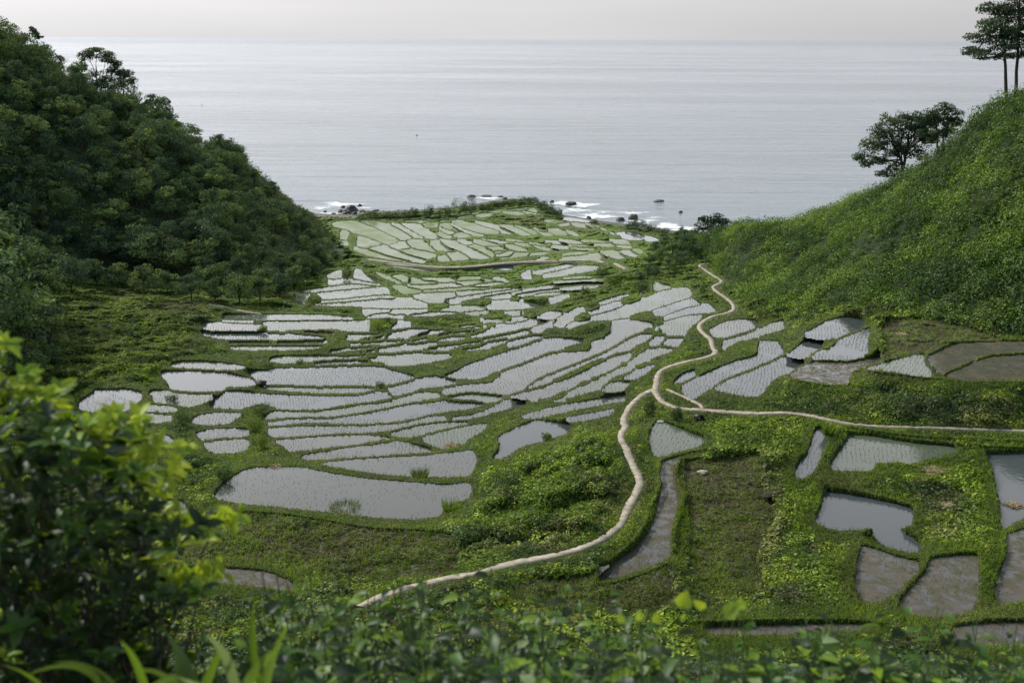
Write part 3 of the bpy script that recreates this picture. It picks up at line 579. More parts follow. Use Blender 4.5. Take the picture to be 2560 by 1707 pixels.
# ------------------------------------------------------------------ the valley floor with its terraces
ST = 2.0
PX = np.arange(-440, 3080 + ST, ST); PY = np.concatenate([np.arange(478, 820, 1.0), np.arange(820, 1702, ST)])
NX, NY = len(PX), len(PY)
GX, GY = np.meshgrid(PX, PY)
prof = lambda y: np.interp(y, [a for a, b in ROWS], np.log([b for a, b in ROWS]))
cx = np.array([c[0] for c in CTRL], float); cy = np.array([c[1] for c in CTRL], float)
cr_ = np.log([c[2] for c in CTRL]) - prof(cy)
def base_dist(px, py):
    px = np.asarray(px, float); py = np.asarray(py, float)
    sh = px.shape; px = px.ravel(); py = py.ravel()
    num = np.full(px.shape, 0.0); den = np.full(px.shape, 1e-3)
    for x, y, r in zip(cx, cy, cr_):
        q = ((px - x) / 150.0) ** 2 + ((py - y) / 62.0) ** 2
        w = np.exp(-q * 0.5) + 0.004 / (1 + q) ** 1.5
        num += w * r; den += w
    return np.exp(prof(py) + num / den).reshape(sh)
BD = base_dist(GX, GY)
RY = ray(GX, GY)
KK = -RY[..., 2] / RY[..., 1]                 # drop per forward metre
ZB = CAM_H - KK * BD
def catmull(pts, n=5, closed=True):
    P = np.array(pts, float); out = []
    N = len(P); rngi = range(N) if closed else range(N - 1)
    for i in rngi:
        if closed: a, b, c, d = P[i - 1], P[i], P[(i + 1) % N], P[(i + 2) % N]
        else: a, b, c, d = P[max(i - 1, 0)], P[i], P[i + 1], P[min(i + 2, N - 1)]
        for k in range(n):
            t = k / n
            out.append(0.5 * (2 * b + (c - a) * t + (2 * a - 5 * b + 4 * c - d) * t * t + (-a + 3 * b - 3 * c + d) * t ** 3))
    if not closed: out.append(P[-1])
    return np.array(out)
def inside(px, py, poly):
    res = np.zeros(px.shape, bool); n = len(poly)
    for i in range(n):
        x1, y1 = poly[i]; x2, y2 = poly[(i + 1) % n]
        if y1 == y2: continue
        c = (py > min(y1, y2)) & (py <= max(y1, y2))
        xi = (py - y1) / (y2 - y1) * (x2 - x1) + x1
        res ^= c & (px < xi)
    return res
paddies = []
for ln in POLY.strip().splitlines():
    h, *pp = ln.split(); ox, oy, s = SCL[h[0]]
    P = np.array([[float(v) for v in q.split(',')] for q in pp]) / s + np.array([ox, oy])
    C = catmull(P, 4); lin_ = np.concatenate([P[q_] + (P[(q_ + 1) % len(P)] - P[q_]) * np.arange(4)[:, None] / 4 for q_ in range(len(P))]); C = C * 0.45 + lin_ * 0.55
    area = 0.5 * np.sum(C[:, 0] * np.roll(C[:, 1], -1) - C[:, 1] * np.roll(C[:, 0], -1))
    if area < 0: C = C[::-1]
    if h[1] not in 'vd': a_ = np.roll(C, 1, 0); b_ = np.roll(C, -1, 0); t_ = b_ - a_; t_ = t_ / np.maximum(np.hypot(t_[:, 0], t_[:, 1]), 1e-6)[:, None]; C = C + np.stack([t_[:, 1], -t_[:, 0]], -1) * (1.6 if C[:, 1].mean() > 700 else 0.9)
    paddies.append(dict(kind=h[1], poly=C))
ID = np.full((NY, NX), -1, np.int32)
wx = (fbm(GX / 9.0, GY / 7.0, 3, 2) - 0.5) * 5.0; wy = (fbm(GX / 9.0 + 50, GY / 7.0, 5, 2) - 0.5) * 2.6
wsc = np.clip((GY - 560) / 300.0, 0.1, 1.0)
WX = GX + wx * wsc; WY = GY + wy * wsc
for k, p in enumerate(paddies):
    C = p['poly']; x0, y0 = C.min(0) - 4; x1, y1 = C.max(0) + 4
    i0 = int(np.clip((x0 - PX[0]) // ST, 0, NX - 1)); i1 = int(np.clip((x1 - PX[0]) // ST + 2, 0, NX))
    j0, j1 = np.searchsorted(PY, [y0, y1]); j1 = min(j1 + 1, NY)
    m = inside(WX[j0:j1, i0:i1], WY[j0:j1, i0:i1], C)
    sub = ID[j0:j1, i0:i1]; m &= sub < 0; sub[m] = k
    zs = ZB[j0:j1, i0:i1][m]
    if len(zs) == 0:
        c = C.mean(0); zs = CAM_H - (lambda r: -r[2] / r[1])(ray(c[0], c[1])) * base_dist(c[0], c[1])
    p['z'] = float(np.mean(zs))
# narrow gaps close up until only a bund is left; two terraces never touch
def dil(m, ry, rx_):
    for _ in range(ry): m = m | np.roll(m, 1, 0) | np.roll(m, -1, 0)
    for _ in range(rx_): m = m | np.roll(m, 1, 1) | np.roll(m, -1, 1)
    return m
wet = (ID >= 0) & ~np.isin(np.array([p['kind'] for p in paddies] + ['x'])[ID], ('v', 'd'))
split = int(np.searchsorted(PY, 820))
closed = np.zeros_like(wet)
far_ = int(np.searchsorted(PY, 675)); mid_ = int(np.searchsorted(PY, 745))
near_ = int(np.searchsorted(PY, 1005))
for sl_, ry, rx_ in ((slice(0, far_), 3, 3), (slice(far_, mid_), 3, 2), (slice(mid_, split), 6, 4), (slice(split, int(np.searchsorted(PY, 905))), 3, 3), (slice(int(np.searchsorted(PY, 905)), near_), 2, 3)):
    w0 = wet[max(sl_.start - 8, 0):sl_.stop + 8] if sl_.start == 0 else wet[sl_.start - 8:sl_.stop]
    cl = ~dil(~dil(w0, ry, rx_), ry, rx_)
    closed[sl_] = cl[:sl_.stop] if sl_.start == 0 else cl[8:]
for _ in range(7):
    for ax, sh in ((0, 1), (0, -1), (1, 1), (1, -1)):
        o_ = np.roll(ID, sh, ax); ow = np.roll(wet, sh, ax); m_ = (ID < 0) & closed & ow; ID = np.where(m_, o_, ID); wet = wet | m_
nb2 = np.zeros_like(ID, bool); jn = PY[:, None] * np.ones((1, NX))
for lo_, hi_, rv, rh in ((0, 620, 1, 1), (620, 745, 2, 1), (745, 820, 2, 1), (820, 1000, 2, 2), (1000, 3000, 3, 3)):
    zone = (jn >= lo_) & (jn < hi_)
    for ax, rmax in ((0, rv), (1, rh)):
        for q_ in range(1, rmax + 1):
            for sg in (q_, -q_):
                o_ = np.roll(ID, sg, ax); nb2 |= zone & (o_ >= 0) & (ID >= 0) & (o_ != ID)
ID[nb2] = -1
isP = ID >= 0
Zp = np.array([p['z'] for p in paddies] + [0.0])
# correction field between the terraces
cor = np.where(isP, Zp[ID] - ZB, 0.0)
def box(a, r):
    b = np.pad(a, ((r + 1, r), (r + 1, r)), mode='edge').cumsum(0).cumsum(1)
    n = 2 * r + 1
    return (b[n:, n:] - b[:-n, n:] - b[n:, :-n] + b[:-n, :-n]) / (n * n)
fill = cor.copy(); known = isP.astype(float); todo = ~isP
for r in (2, 4, 8, 16, 32):
    bw = box(known * 1.0, r); bc = box(cor * known, r)
    ok = todo & (bw > 0.02)
    att = {2: 1, 4: 1, 8: 0.85, 16: 0.6, 32: 0.3}[r]
    fill[ok] = bc[ok] / bw[ok] * att; todo &= ~ok
for _ in range(60):
    a = (np.roll(fill, 1, 0) + np.roll(fill, -1, 0) + np.roll(fill, 1, 1) + np.roll(fill, -1, 1)) * 0.25
    fill = np.where(isP, cor, a)
Z = ZB + fill
# a bund is never lower than the water it holds back
zt = np.where(isP, Zp[ID], -99.0)
for _ in range(2):
    zt = np.maximum.reduce([zt] + [np.roll(zt, s_, a_) for a_ in (0, 1) for s_ in (1, -1)])
Z = np.where(~isP & (zt > -50), np.maximum(Z, zt), Z)
# distance (in grid steps) to the nearest terrace edge
dry = isP & np.isin(np.array([p['kind'] for p in paddies] + ['x'])[ID], ('v', 'd'))
dist = np.where(isP & ~dry, 0, 99).astype(np.float32)
for _ in range(52):
    a = np.minimum.reduce([np.roll(dist, 1, 0), np.roll(dist, -1, 0), np.roll(dist, 1, 1), np.roll(dist, -1, 1)]) + 1
    dist = np.minimum(dist, a)
dist = np.minimum(dist, 53)
mpp = BD / FPX                                  # metres per photo pixel
dm = dist * ST * mpp
P0 = at_z(GX, GY, Z)
WXm, WYm = P0[..., 0], P0[..., 1]
# paths
def polyline(pts, n=6): return catmull(pts, n, closed=False)
pathd = np.full((NY, NX), 1e9); ridged = np.full((NY, NX), 1e9)
for nm, (w, pts) in list(PATHS.items()) + [('ridge', (0.0, q_)) for q_ in RIDGES]:
    C = polyline(pts, 3); tgt = ridged if nm == 'ridge' else pathd
    for a, b in zip(C[:-1], C[1:]):
        i0 = int(max((min(a[0], b[0]) - 60 - PX[0]) // ST, 0)); i1 = int(min((max(a[0], b[0]) + 60 - PX[0]) // ST, NX))
        j0, j1 = np.searchsorted(PY, [min(a[1], b[1]) - 40, max(a[1], b[1]) + 40])
        if i1 <= i0 or j1 <= j0: continue
        X = GX[j0:j1, i0:i1]; Y = GY[j0:j1, i0:i1]; M_ = mpp[j0:j1, i0:i1]
        d = b - a; L2 = max((d ** 2).sum(), 1e-6)
        t = np.clip(((X - a[0]) * d[0] + (Y - a[1]) * d[1]) / L2, 0, 1)
        ex = (X - a[0] - t * d[0]) * M_; ey = (Y - a[1] - t * d[1]) * M_ / 0.36
        dd = np.hypot(ex, ey) - w * 0.5
        s = tgt[j0:j1, i0:i1]; np.minimum(s, dd, out=s)
n_big = fbm(WXm / 7.0, WYm / 7.0, 11, 4); n_mid = fbm(WXm / 1.6, WYm / 1.6, 21, 4); n_small = fbm(WXm / 0.5, WYm / 0.5, 31, 3)
bund = 0.32 * sstep(-0.06, 0.16, dm) + (n_small - 0.5) * 0.10
rough = (n_big - 0.45) * 2.0 + (n_mid - 0.5) * 1.9 + (fbm(WXm / 3.4, WYm / 3.4, 151, 2) - 0.5) * 1.5
bump = np.where(isP, -0.14, bund + rough * sstep(0.45, 2.4, dm) * sstep(0.25, 2.2, pathd) * (1 - 0.55 * sstep(1600, 1720, GX) * sstep(860, 950, GY)))
kinds = np.array([p['kind'] for p in paddies] + ['x'])[ID]
bump = np.where(dry, 0.07 + (n_mid - 0.5) * 0.60 + (n_small - 0.5) * 0.18, bump)
bump = np.where(isP & ~dry, bump, np.maximum(bump, 0.42 * sstep(0.42, 0.08, ridged) + bump * 0.5))
bump = bump - 0.12 * sstep(0.10, -0.04, pathd) * (~isP)
Z = Z + bump
# shoreline
ys = np.interp(GX, [a for a, b in SHORE], [b for a, b in SHORE])
over = ys - GY                                   # > 0 on the sea side
Z = np.where(over > 0, np.minimum(Z, np.maximum(Z, 0) * (1 - sstep(0, 9, over)) - 1.6 * sstep(2, 12, over)), Z)
YY = (CAM_H - Z) / KK
YY = YY[::-1]; YY = np.maximum.accumulate(YY, axis=0)[::-1]
Zs = CAM_H - KK * YY
S_POS = np.stack([RY[..., 0] / RY[..., 1] * YY, YY, Zs], -1)
def surf(px, py):
    """ground point under a photo position"""
    i = np.clip((np.asarray(px) - PX[0]) / ST, 0, NX - 1.001); j = np.clip(np.interp(py, PY, np.arange(NY)), 0, NY - 1.001)
    i0 = np.floor(i).astype(int); j0 = np.floor(j).astype(int); u = (i - i0)[..., None]; v = (j - j0)[..., None]
    return (S_POS[j0, i0] * (1 - u) + S_POS[j0, i0 + 1] * u) * (1 - v) + (S_POS[j0 + 1, i0] * (1 - u) + S_POS[j0 + 1, i0 + 1] * u) * v
pb = np.zeros((NY, NX)); pd_ = pb.copy(); pr0 = pb.copy(); ww = 0.55 + 0.9 * fbm(WXm / 1.3, WYm / 1.3, 131, 4)
for (x_, y_, a_, b_, k_, s_) in PATCH:
    f_ = s_ * sstep(1.35, 0.35, np.hypot((GX - x_) / a_, (GY - y_) / b_) / ww)
    t_ = {'b': pb, 'd': pd_, 'r': pr0}[k_]; np.maximum(t_, f_, out=t_)
pb = np.maximum(pb, sstep(0.45, 0.15, ridged))
C_B = np.array((0.150, 0.225, 0.018)); C_D = np.array((0.030, 0.060, 0.012)); C_R = np.array((0.105, 0.096, 0.044))
def patched(col, j, i):
    for f_, c_ in ((pd_, C_D), (pr0, C_R), (pb, C_B)):
        w_ = f_[j, i][..., None] * 0.85; col = col * (1 - w_) + c_ * w_
    return col
# albedo: grass, weeds, soil
g1 = np.array([0.060, 0.105, 0.018]); g2 = np.array([0.105, 0.165, 0.022]); soil = np.array([0.062, 0.048, 0.030]); olive = np.array([0.070, 0.082, 0.026])
sand = np.array([0.20, 0.18, 0.15])
t = sstep(0.35, 0.7, fbm(WXm / 5.0, WYm / 5.0, 41, 4))[..., None]
colr = g1 * (1 - t) + g2 * t
colr = patched(colr, *np.mgrid[0:NY, 0:NX])
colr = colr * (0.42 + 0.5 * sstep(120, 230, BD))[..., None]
edge = (sstep(0.28, 0.06, dm) * (~isP))[..., None]; colr = colr * (1 - edge * 0.75) + soil * edge * 0.75
t = sstep(0.52, 0.68, fbm(WXm / 3.0, WYm / 3.0, 51, 4))[..., None] * 0.5; colr = colr * (1 - t) + olive * t
vt = (kinds == 'v')[..., None]; s_ = sstep(0.40, 0.60, n_mid)[..., None]; colr = np.where(vt, olive * s_ + soil * (1 - s_), colr)
dt = (kinds == 'd')[..., None]; colr = np.where(dt, np.array([0.15, 0.12, 0.085]) * s_ + olive * (1 - s_), colr)
colr = np.where((isP & ~dry)[..., None], soil, colr)
pe = sstep(0.45, 0.05, pathd)[..., None] * 0.7; colr = colr * (1 - pe) + np.array([0.14, 0.115, 0.075]) * pe
sa = (sstep(-4, 1, over) * (np.abs(GX - 820) < 95)).astype(float)[..., None]; colr = colr * (1 - sa) + sand * sa
sa = (sstep(0, 4, over))[..., None]; colr = colr * (1 - sa) + np.array([0.10, 0.09, 0.075]) * sa
idx = np.arange(NX * NY).reshape(NY, NX)
q = np.stack([idx[1:, :-1], idx[1:, 1:], idx[:-1, 1:], idx[:-1, :-1]], -1).reshape(-1, 4)
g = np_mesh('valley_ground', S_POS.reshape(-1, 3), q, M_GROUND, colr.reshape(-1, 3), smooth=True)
tag(g, kind='structure')
# wide ground far below everything, reaching behind the hills and under the camera
def sheet(name, x0, x1, y0, y1, z, mat, kind='structure'):
    o = np_mesh(name, [(x0, y0, z), (x1, y0, z), (x1, y1, z), (x0, y1, z)], np.array([[0, 1, 2, 3]]), mat)
    return tag(o, kind=kind)
sheet('sea', -90000, 90000, 60, 180000, 0.0, M_SEA)
# water surfaces
def offset_poly(C, d):
    a = np.roll(C, 1, 0); b = np.roll(C, -1, 0); t = unit(b - a)
    return C + np.stack([t[:, 1], -t[:, 0]], -1) * d
wm = {'f': (M_WF, M_WF2, M_WF3, M_WF), 'g': (M_WG, M_WG2, M_WG), 'w': (M_W, M_W2, M_W3), 'o': (M_W,), 'm': (M_WM,), 'v': (M_WM,)}
for k, p in enumerate(paddies):
    if p['kind'] not in wm: continue
    jj, ii = np.nonzero(ID == k)
    if len(jj) < 4: continue
    j0, j1, i0, i1 = max(jj.min() - 2, 0), min(jj.max() + 3, NY - 1), max(ii.min() - 2, 0), min(ii.max() + 3, NX - 1)
    m_ = dil(ID[j0:j1, i0:i1] == k, 1, 1); cy_, cx_ = np.nonzero(m_)
    id_ = np.arange((j1 - j0 + 1) * (i1 - i0 + 1)).reshape(j1 - j0 + 1, i1 - i0 + 1)
    gx_ = np.append(PX[i0:i1], PX[i1 - 1] + ST) - ST / 2; hy = np.append(PY[j0:j1], PY[j1 - 1] + 1) - 0.6
    F = np.stack([id_[cy_ + 1, cx_], id_[cy_ + 1, cx_ + 1], id_[cy_, cx_ + 1], id_[cy_, cx_]], -1)
    u_, inv = np.unique(F, return_inverse=True); vy, vx = np.unravel_index(u_, id_.shape)
    V = at_z(gx_[vx], hy[vy], p['z'] - (0.03 if p['kind'] == 'v' else 0))
    o = np_mesh('paddy_water', V, inv.reshape(-1, 4), wm[p['kind']][int(hash2(np.array([k]), np.array([3]), 5)[0] * 0.999 * len(wm[p['kind']]))])
    tag(o, kind='structure')
# paths as raised slabs
def ribbon(name, w, pts, mat, thick=0.2, lift=0.05):
    C = polyline(pts, 8); P = surf(C[:, 0], C[:, 1]).copy()
    for _ in range(5): P[1:-1] = (P[:-2] + 2 * P[1:-1] + P[2:]) / 4
    s_ = np.concatenate([[0], np.cumsum(np.linalg.norm(np.diff(P, axis=0), axis=1))]); u_ = np.arange(0, s_[-1], 0.22)
    P = np.stack([np.interp(u_, s_, P[:, a]) for a in range(3)], -1)
    for _ in range(12): P[1:-1] = (P[:-2] + 2 * P[1:-1] + P[2:]) / 4
    t = np.gradient(P, axis=0); t[:, 2] = 0; t = unit(t); n = np.stack([-t[:, 1], t[:, 0], np.zeros(len(t))], -1); N = len(P); o1 = np.ones(N)
    joint = np.zeros(N); k_ = 6
    while k_ < N - 2: joint[k_] = 1; k_ += int(rng.integers(7, 22))
    wv = w * 0.47 * (1 + 0.45 * (fbm(u_ * 1.1, o1, 5, 3) - 0.5) + 0.35 * (vnoise(u_ * 0.22, o1 * 7, 6) - 0.5))[:, None]
    wv2 = w * 0.47 * (1 + 0.5 * (fbm(u_ * 1.2, o1 * 3, 9, 3) - 0.5) + 0.35 * (vnoise(u_ * 0.22, o1 * 9, 8) - 0.5))[:, None]
    tilt = (vnoise(u_ * 0.4, o1 * 5, 15) - 0.5)[:, None] * 0.05
    up = np.array([0, 0, 1.0]); dz = (0.075 + lift * 0.3 - 0.04 * joint)[:, None]
    Lt = P + n * wv + up * (dz + tilt); Rt = P - n * wv2 + up * (dz - tilt); Lb = Lt - up * thick; Rb = Rt - up * thick
    N = len(P); V = np.concatenate([Lb, Lt, Rt, Rb]); i = np.arange(N - 1); F = []
    for a in range(3): F.append(np.stack([a * N + i, (a + 1) * N + i, (a + 1) * N + i + 1, a * N + i + 1], -1))
    F.append(np.array([[0, N, 2 * N, 3 * N], [4 * N - 1, 3 * N - 1, 2 * N - 1, N - 1]]))
    o = np_mesh(name, V, np.concatenate(F), mat)
    return tag(o, kind='structure')
for nm, (w, pts) in PATHS.items():
    ribbon('footpath' if 'foot' in nm or 'track' in nm else 'lane', w, pts, M_PATH, lift={'footpath_up': 0.10, 'footpath_down': 0.092, 'footpath_right': 0.084, 'footpath_link': 0.076}.get(nm, 0.12))
# ------------------------------------------------------------------ leaf geometry
def leaf_quads(c, n, size, aspect=0.5, droop=0.0):
    """rhombic leaves: centre, facing normal and length per leaf -> verts (N*4,3)"""
    N = len(c); n = unit(n)
    a = unit(np.cross(n, rng.normal(size=(N, 3)))); b = np.cross(n, a)
    L_ = np.asarray(size)[:, None] * 0.5
    v = np.stack([c - a * L_, c + b * L_ * aspect, c + a * L_, c - b * L_ * aspect], 1)
    return v.reshape(-1, 3)
def quads(N): return np.arange(N * 4).reshape(N, 4)
def rep(col, k): return np.repeat(col, k, axis=0)
def palette(N, cols, w, jit=0.25):
    cols = np.array(cols); k = rng.choice(len(cols), N, p=np.array(w) / sum(w))
    return cols[k] * (1 + rng.uniform(-jit, jit, (N, 1)))
def sphere_pts(N):
    return unit(rng.normal(size=(N, 3)))
def tube(P, r, k=6):
    P = np.asarray(P, float); t = unit(np.gradient(P, axis=0)); ref = np.array([0.3, 0.9, 0.2])
    a = unit(np.cross(t, ref)); b = np.cross(t, a); an = np.arange(k) * 2 * math.pi / k
    V = P[:, None] + (np.cos(an)[None, :, None] * a[:, None] + np.sin(an)[None, :, None] * b[:, None]) * np.asarray(r)[:, None, None]
    n = len(P); i = np.arange(n - 1)[:, None]; j = np.arange(k)[None, :]; j2 = (j + 1) % k
    F = np.stack([i * k + j, i * k + j2, (i + 1) * k + j2, (i + 1) * k + j], -1).reshape(-1, 4)
    return V.reshape(-1, 3), F
def join(parts):
    V = []; F = []; o = 0
    for v, f in parts: V.append(v); F.append(f + o); o += len(v)
    return np.concatenate(V), np.concatenate(F)
def bez(a, b, lift, n=7, wob=0.0):
    a = np.array(a, float); b = np.array(b, float); t = np.linspace(0, 1, n)[:, None]
    c = a + (b - a) * 0.45 + np.array([0, 0, lift])
    p = (1 - t) ** 2 * a + 2 * t * (1 - t) * c + t * t * b
    if wob: p[1:-1] += rng.normal(size=(n - 2, 3)) * wob
    return p
G_BRIGHT = (0.195, 0.260, 0.022); G_MID = (0.098, 0.146, 0.020); G_DARK = (0.036, 0.070, 0.016); G_DRY = (0.13, 0.105, 0.05)
F_MID = (0.090, 0.140, 0.056); F_DARK = (0.048, 0.084, 0.048); F_LITE = (0.165, 0.220, 0.062)  # forest greens made paler and bluer, haze put into the leaf colour

# ------------------------------------------------------------------ the two hillsides
def interp_pts(x, pts, k): return np.interp(x, [p[0] for p in pts], [p[k] for p in pts])
class Hill:
    def __init__(s, foot, ridge, bulge, seed, x0, x1, step=5, nt=90, back=(60, -4)):
        s.foot, s.ridge, s.bulge, s.seed = foot, ridge, bulge, seed; s.x_end = x1
        s.xs = np.arange(x0, x1 + 1, step)
        T = np.concatenate([np.linspace(0, 1, nt), [1.06, 1.2, 1.5, 2.0]])
        X, TT = np.meshgrid(s.xs, T)
        s.V = s.pos(X, TT); s.nT, s.nX = X.shape
    def pos(s, x, t):
        F_ = at_y(x, interp_pts(x, s.foot, 1), interp_pts(x, s.foot, 2)); R_ = at_y(x, interp_pts(x, s.ridge, 1), interp_pts(x, s.ridge, 2))
        tt = np.minimum(t, 1)[..., None]; p = F_ + (R_ - F_) * tt
        w = np.sin(np.pi * np.clip(t, 0, 1))
        p[..., 2] += s.bulge * w * (sstep(860, 600, x) if s.x_end < 1000 else 1)
        n = fbm(p[..., 0] / 22.0, p[..., 1] / 22.0, s.seed, 4) - 0.5
        p[..., 2] += n * 13.0 * w + (fbm(p[..., 0] / 4.0, p[..., 1] / 4.0, s.seed + 9, 3) - 0.5) * 1.4 * w
        b = np.clip(t - 1, 0, None)[..., None]; d = unit((R_ - F_) * np.array([1, 1, 0]))
        p = p + d * b * 70.0; p[..., 2] -= b[..., 0] ** 1.3 * (R_[..., 2] + 6)
        return p
    def normal(s, x, t):
        e = 1e-2; a = s.pos(x + 4.0, t) - s.pos(x - 4.0, t); b = s.pos(x, t + e) - s.pos(x, t - e)
        n = unit(np.cross(a, b)); n[n[..., 2] < 0] *= -1
        return n
    def mesh(s, name, col):
        idx = np.arange(s.nT * s.nX).reshape(s.nT, s.nX)
        q = np.stack([idx[:-1, :-1], idx[:-1, 1:], idx[1:, 1:], idx[1:, :-1]], -1).reshape(-1, 4)
        c = np.tile(np.array(col), (s.nT * s.nX, 1)) * (0.7 + 0.6 * fbm(s.V[..., 0] / 3, s.V[..., 1] / 3, 3, 3).reshape(-1, 1))
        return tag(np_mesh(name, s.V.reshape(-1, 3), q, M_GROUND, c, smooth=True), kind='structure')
LH = Hill(foot=[(-700, 720, 140), (-300, 730, 150), (0, 745, 165), (160, 722, 178), (300, 705, 186), (480, 742, 182), (640, 752, 180), (720, 735, 188), (800, 690, 212), (860, 665, 226)],
          ridge=[(-700, -330, 235), (-300, -120, 245), (0, 108, 255), (130, 172, 260), (200, 208, 262), (280, 258, 265), (350, 296, 266), (420, 344, 268), (460, 384, 270),
                 (520, 404, 276), (560, 420, 282), (620, 430, 290), (680, 472, 300), (740, 516, 312), (785, 546, 322), (820, 570, 322), (860, 612, 300)],
          bulge=8.0, seed=71, x0=-700, x1=860)
LH.mesh('hillside', (0.045, 0.062, 0.024))
RH = Hill(foot=[(1690, 668, 212), (1760, 660, 205), (1830, 705, 172), (1850, 745, 152), (1900, 775, 140), (2000, 786, 124), (2150, 792, 112), (2300, 797, 106), (2450, 818, 101), (2560, 845, 98), (2900, 900, 90), (3300, 960, 80)],
          ridge=[(1690, 668, 226), (1760, 634, 224), (1800, 620, 216), (1850, 600, 208), (1920, 588, 200), (2000, 562, 190), (2100, 522, 180), (2200, 476, 170), (2300, 424, 160), (2380, 364, 154),
                 (2420, 322, 150), (2440, 308, 148), (2500, 264, 144), (2560, 232, 140), (2900, 60, 130), (3300, -150, 120)],
          bulge=2.2, seed=83, x0=1690, x1=3300)
RH.mesh('hillside', (0.018, 0.030, 0.010))

# low shrubs and creepers in one unbroken cover on the right hillside
def dome_leaves(c, n, r, m, size, cols, flat=0.75, aspect=0.55):
    """c centres, n up-normals, r radii; m leaves on each dome"""
    N = len(c); d = sphere_pts(N * m); nn = rep(n, m)
    dt = (d * nn).sum(1, keepdims=True); d = np.where(dt < -0.1, d - 2 * dt * nn, d)
    rr = rep(r, m)[:, None] * rng.uniform(0.75, 1.08, (N * m, 1))
    p = rep(c, m) + d * rr * np.array([1, 1, flat])
    nrm = d + rng.normal(size=d.shape) * 0.38 + np.array([0, 0, 0.2])
    s = rep(size, m) * rng.uniform(0.6, 1.35, N * m)
    v = leaf_quads(p, nrm, s, aspect)
    return v, rep(rep(cols, m) * rng.uniform(0.72, 1.3, (N * m, 1)), 4)
def tint_field(x, y, seed, cols, sc=6.0, brn=0.6):
    """blend three greens by slow noise"""
    f = fbm(x / sc, y / sc, seed, 4)[:, None]; a, b, c = [np.array(k) for k in cols]
    lo = sstep(0.40, 0.50, f); hi = sstep(0.51, 0.60, f)
    o_ = (a * (1 - lo) + b * lo) * (1 - hi) + c * hi
    br = sstep(0.54, 0.62, fbm(x / sc * 0.8 + 31, y / sc * 0.8, seed + 7, 4))[:, None] * brn
    return o_ * (1 - br) + o_.mean(1, keepdims=True) * np.array((1.25, 1.15, 0.5)) * br
N = 5600
x = rng.uniform(1700, 2760, N); t = rng.uniform(0.0, 1.03, N)
c = RH.pos(x, t); n = RH.normal(x, np.clip(t, 0.01, 0.98))
r = 0.32 + 1.9 * rng.random(N) ** 2.4
c = c + n * (r * 0.25)[:, None]
cols = tint_field(c[:, 0], c[:, 1], 5, ((0.040, 0.084, 0.018), (0.078, 0.142, 0.020), (0.135, 0.215, 0.026)), 7.0, 0.12) * rng.uniform(0.6, 1.35, (N, 1)); dk = rng.random(N) < 0.16; cols[dk] *= 0.5
dist_ = np.linalg.norm(c, axis=1)
v, cc = dome_leaves(c, n, r, 78, np.clip(0.13 + r * 0.11, 0.15, 0.30), cols)
o = np_mesh('shrub_cover', v, quads(len(v) // 4), M_LEAF, cc)
tag(o, 'bright green creepers and low shrubs covering the right hillside', 'shrub cover', kind='stuff')
# dark undergrowth on the left hillside, between and under its trees
N = 5200
x = rng.uniform(-330, 850, N); t = rng.uniform(0.0, 1.02, N)
c = LH.pos(x, t); n = LH.normal(x, np.clip(t, 0.01, 0.98)); r = rng.uniform(0.8, 2.0, N)
cols = tint_field(c[:, 0], c[:, 1], 6, (F_DARK, F_MID, F_LITE), 9.0)
v, cc = dome_leaves(c, n, r, 30, rng.uniform(0.35, 0.55, N), cols)
o = np_mesh('undergrowth', v, quads(len(v) // 4), M_FOREST, cc)
tag(o, 'dark undergrowth filling the wooded left hillside', 'undergrowth', kind='stuff')

# ------------------------------------------------------------------ trees
def crown_leaves(lobes, n_tot, size, cols, w, aspect=0.55, fill=0.35):
    """lobes: (cx,cy,cz,rx,ry,rz)"""
    lob = np.array(lobes, float); vol = (lob[:, 3] * lob[:, 4] * lob[:, 5]) ** (2 / 3.0); k = rng.choice(len(lob), n_tot, p=vol / vol.sum())
    d = sphere_pts(n_tot); rr = np.where(rng.random(n_tot) < fill, rng.uniform(0.3, 0.9, n_tot), rng.uniform(0.82, 1.1, n_tot))
    # gather into tufts
    tu = sphere_pts(len(lob) * 26).reshape(len(lob), 26, 3); pick = tu[k, rng.integers(0, 26, n_tot)]
    d = unit(pick + d * 0.33)
    p = lob[k, :3] + d * lob[k, 3:] * rr[:, None]
    nrm = d * 0.8 + rng.normal(size=d.shape) * 0.6 + np.array([0, 0, 0.35])
    lc = palette(len(lob), cols, w, 0.18)[k] * rng.uniform(0.75, 1.25, (n_tot, 1))
    v = leaf_quads(p, nrm, size * rng.uniform(0.6, 1.3, n_tot), aspect)
    return v, rep(lc, 4)
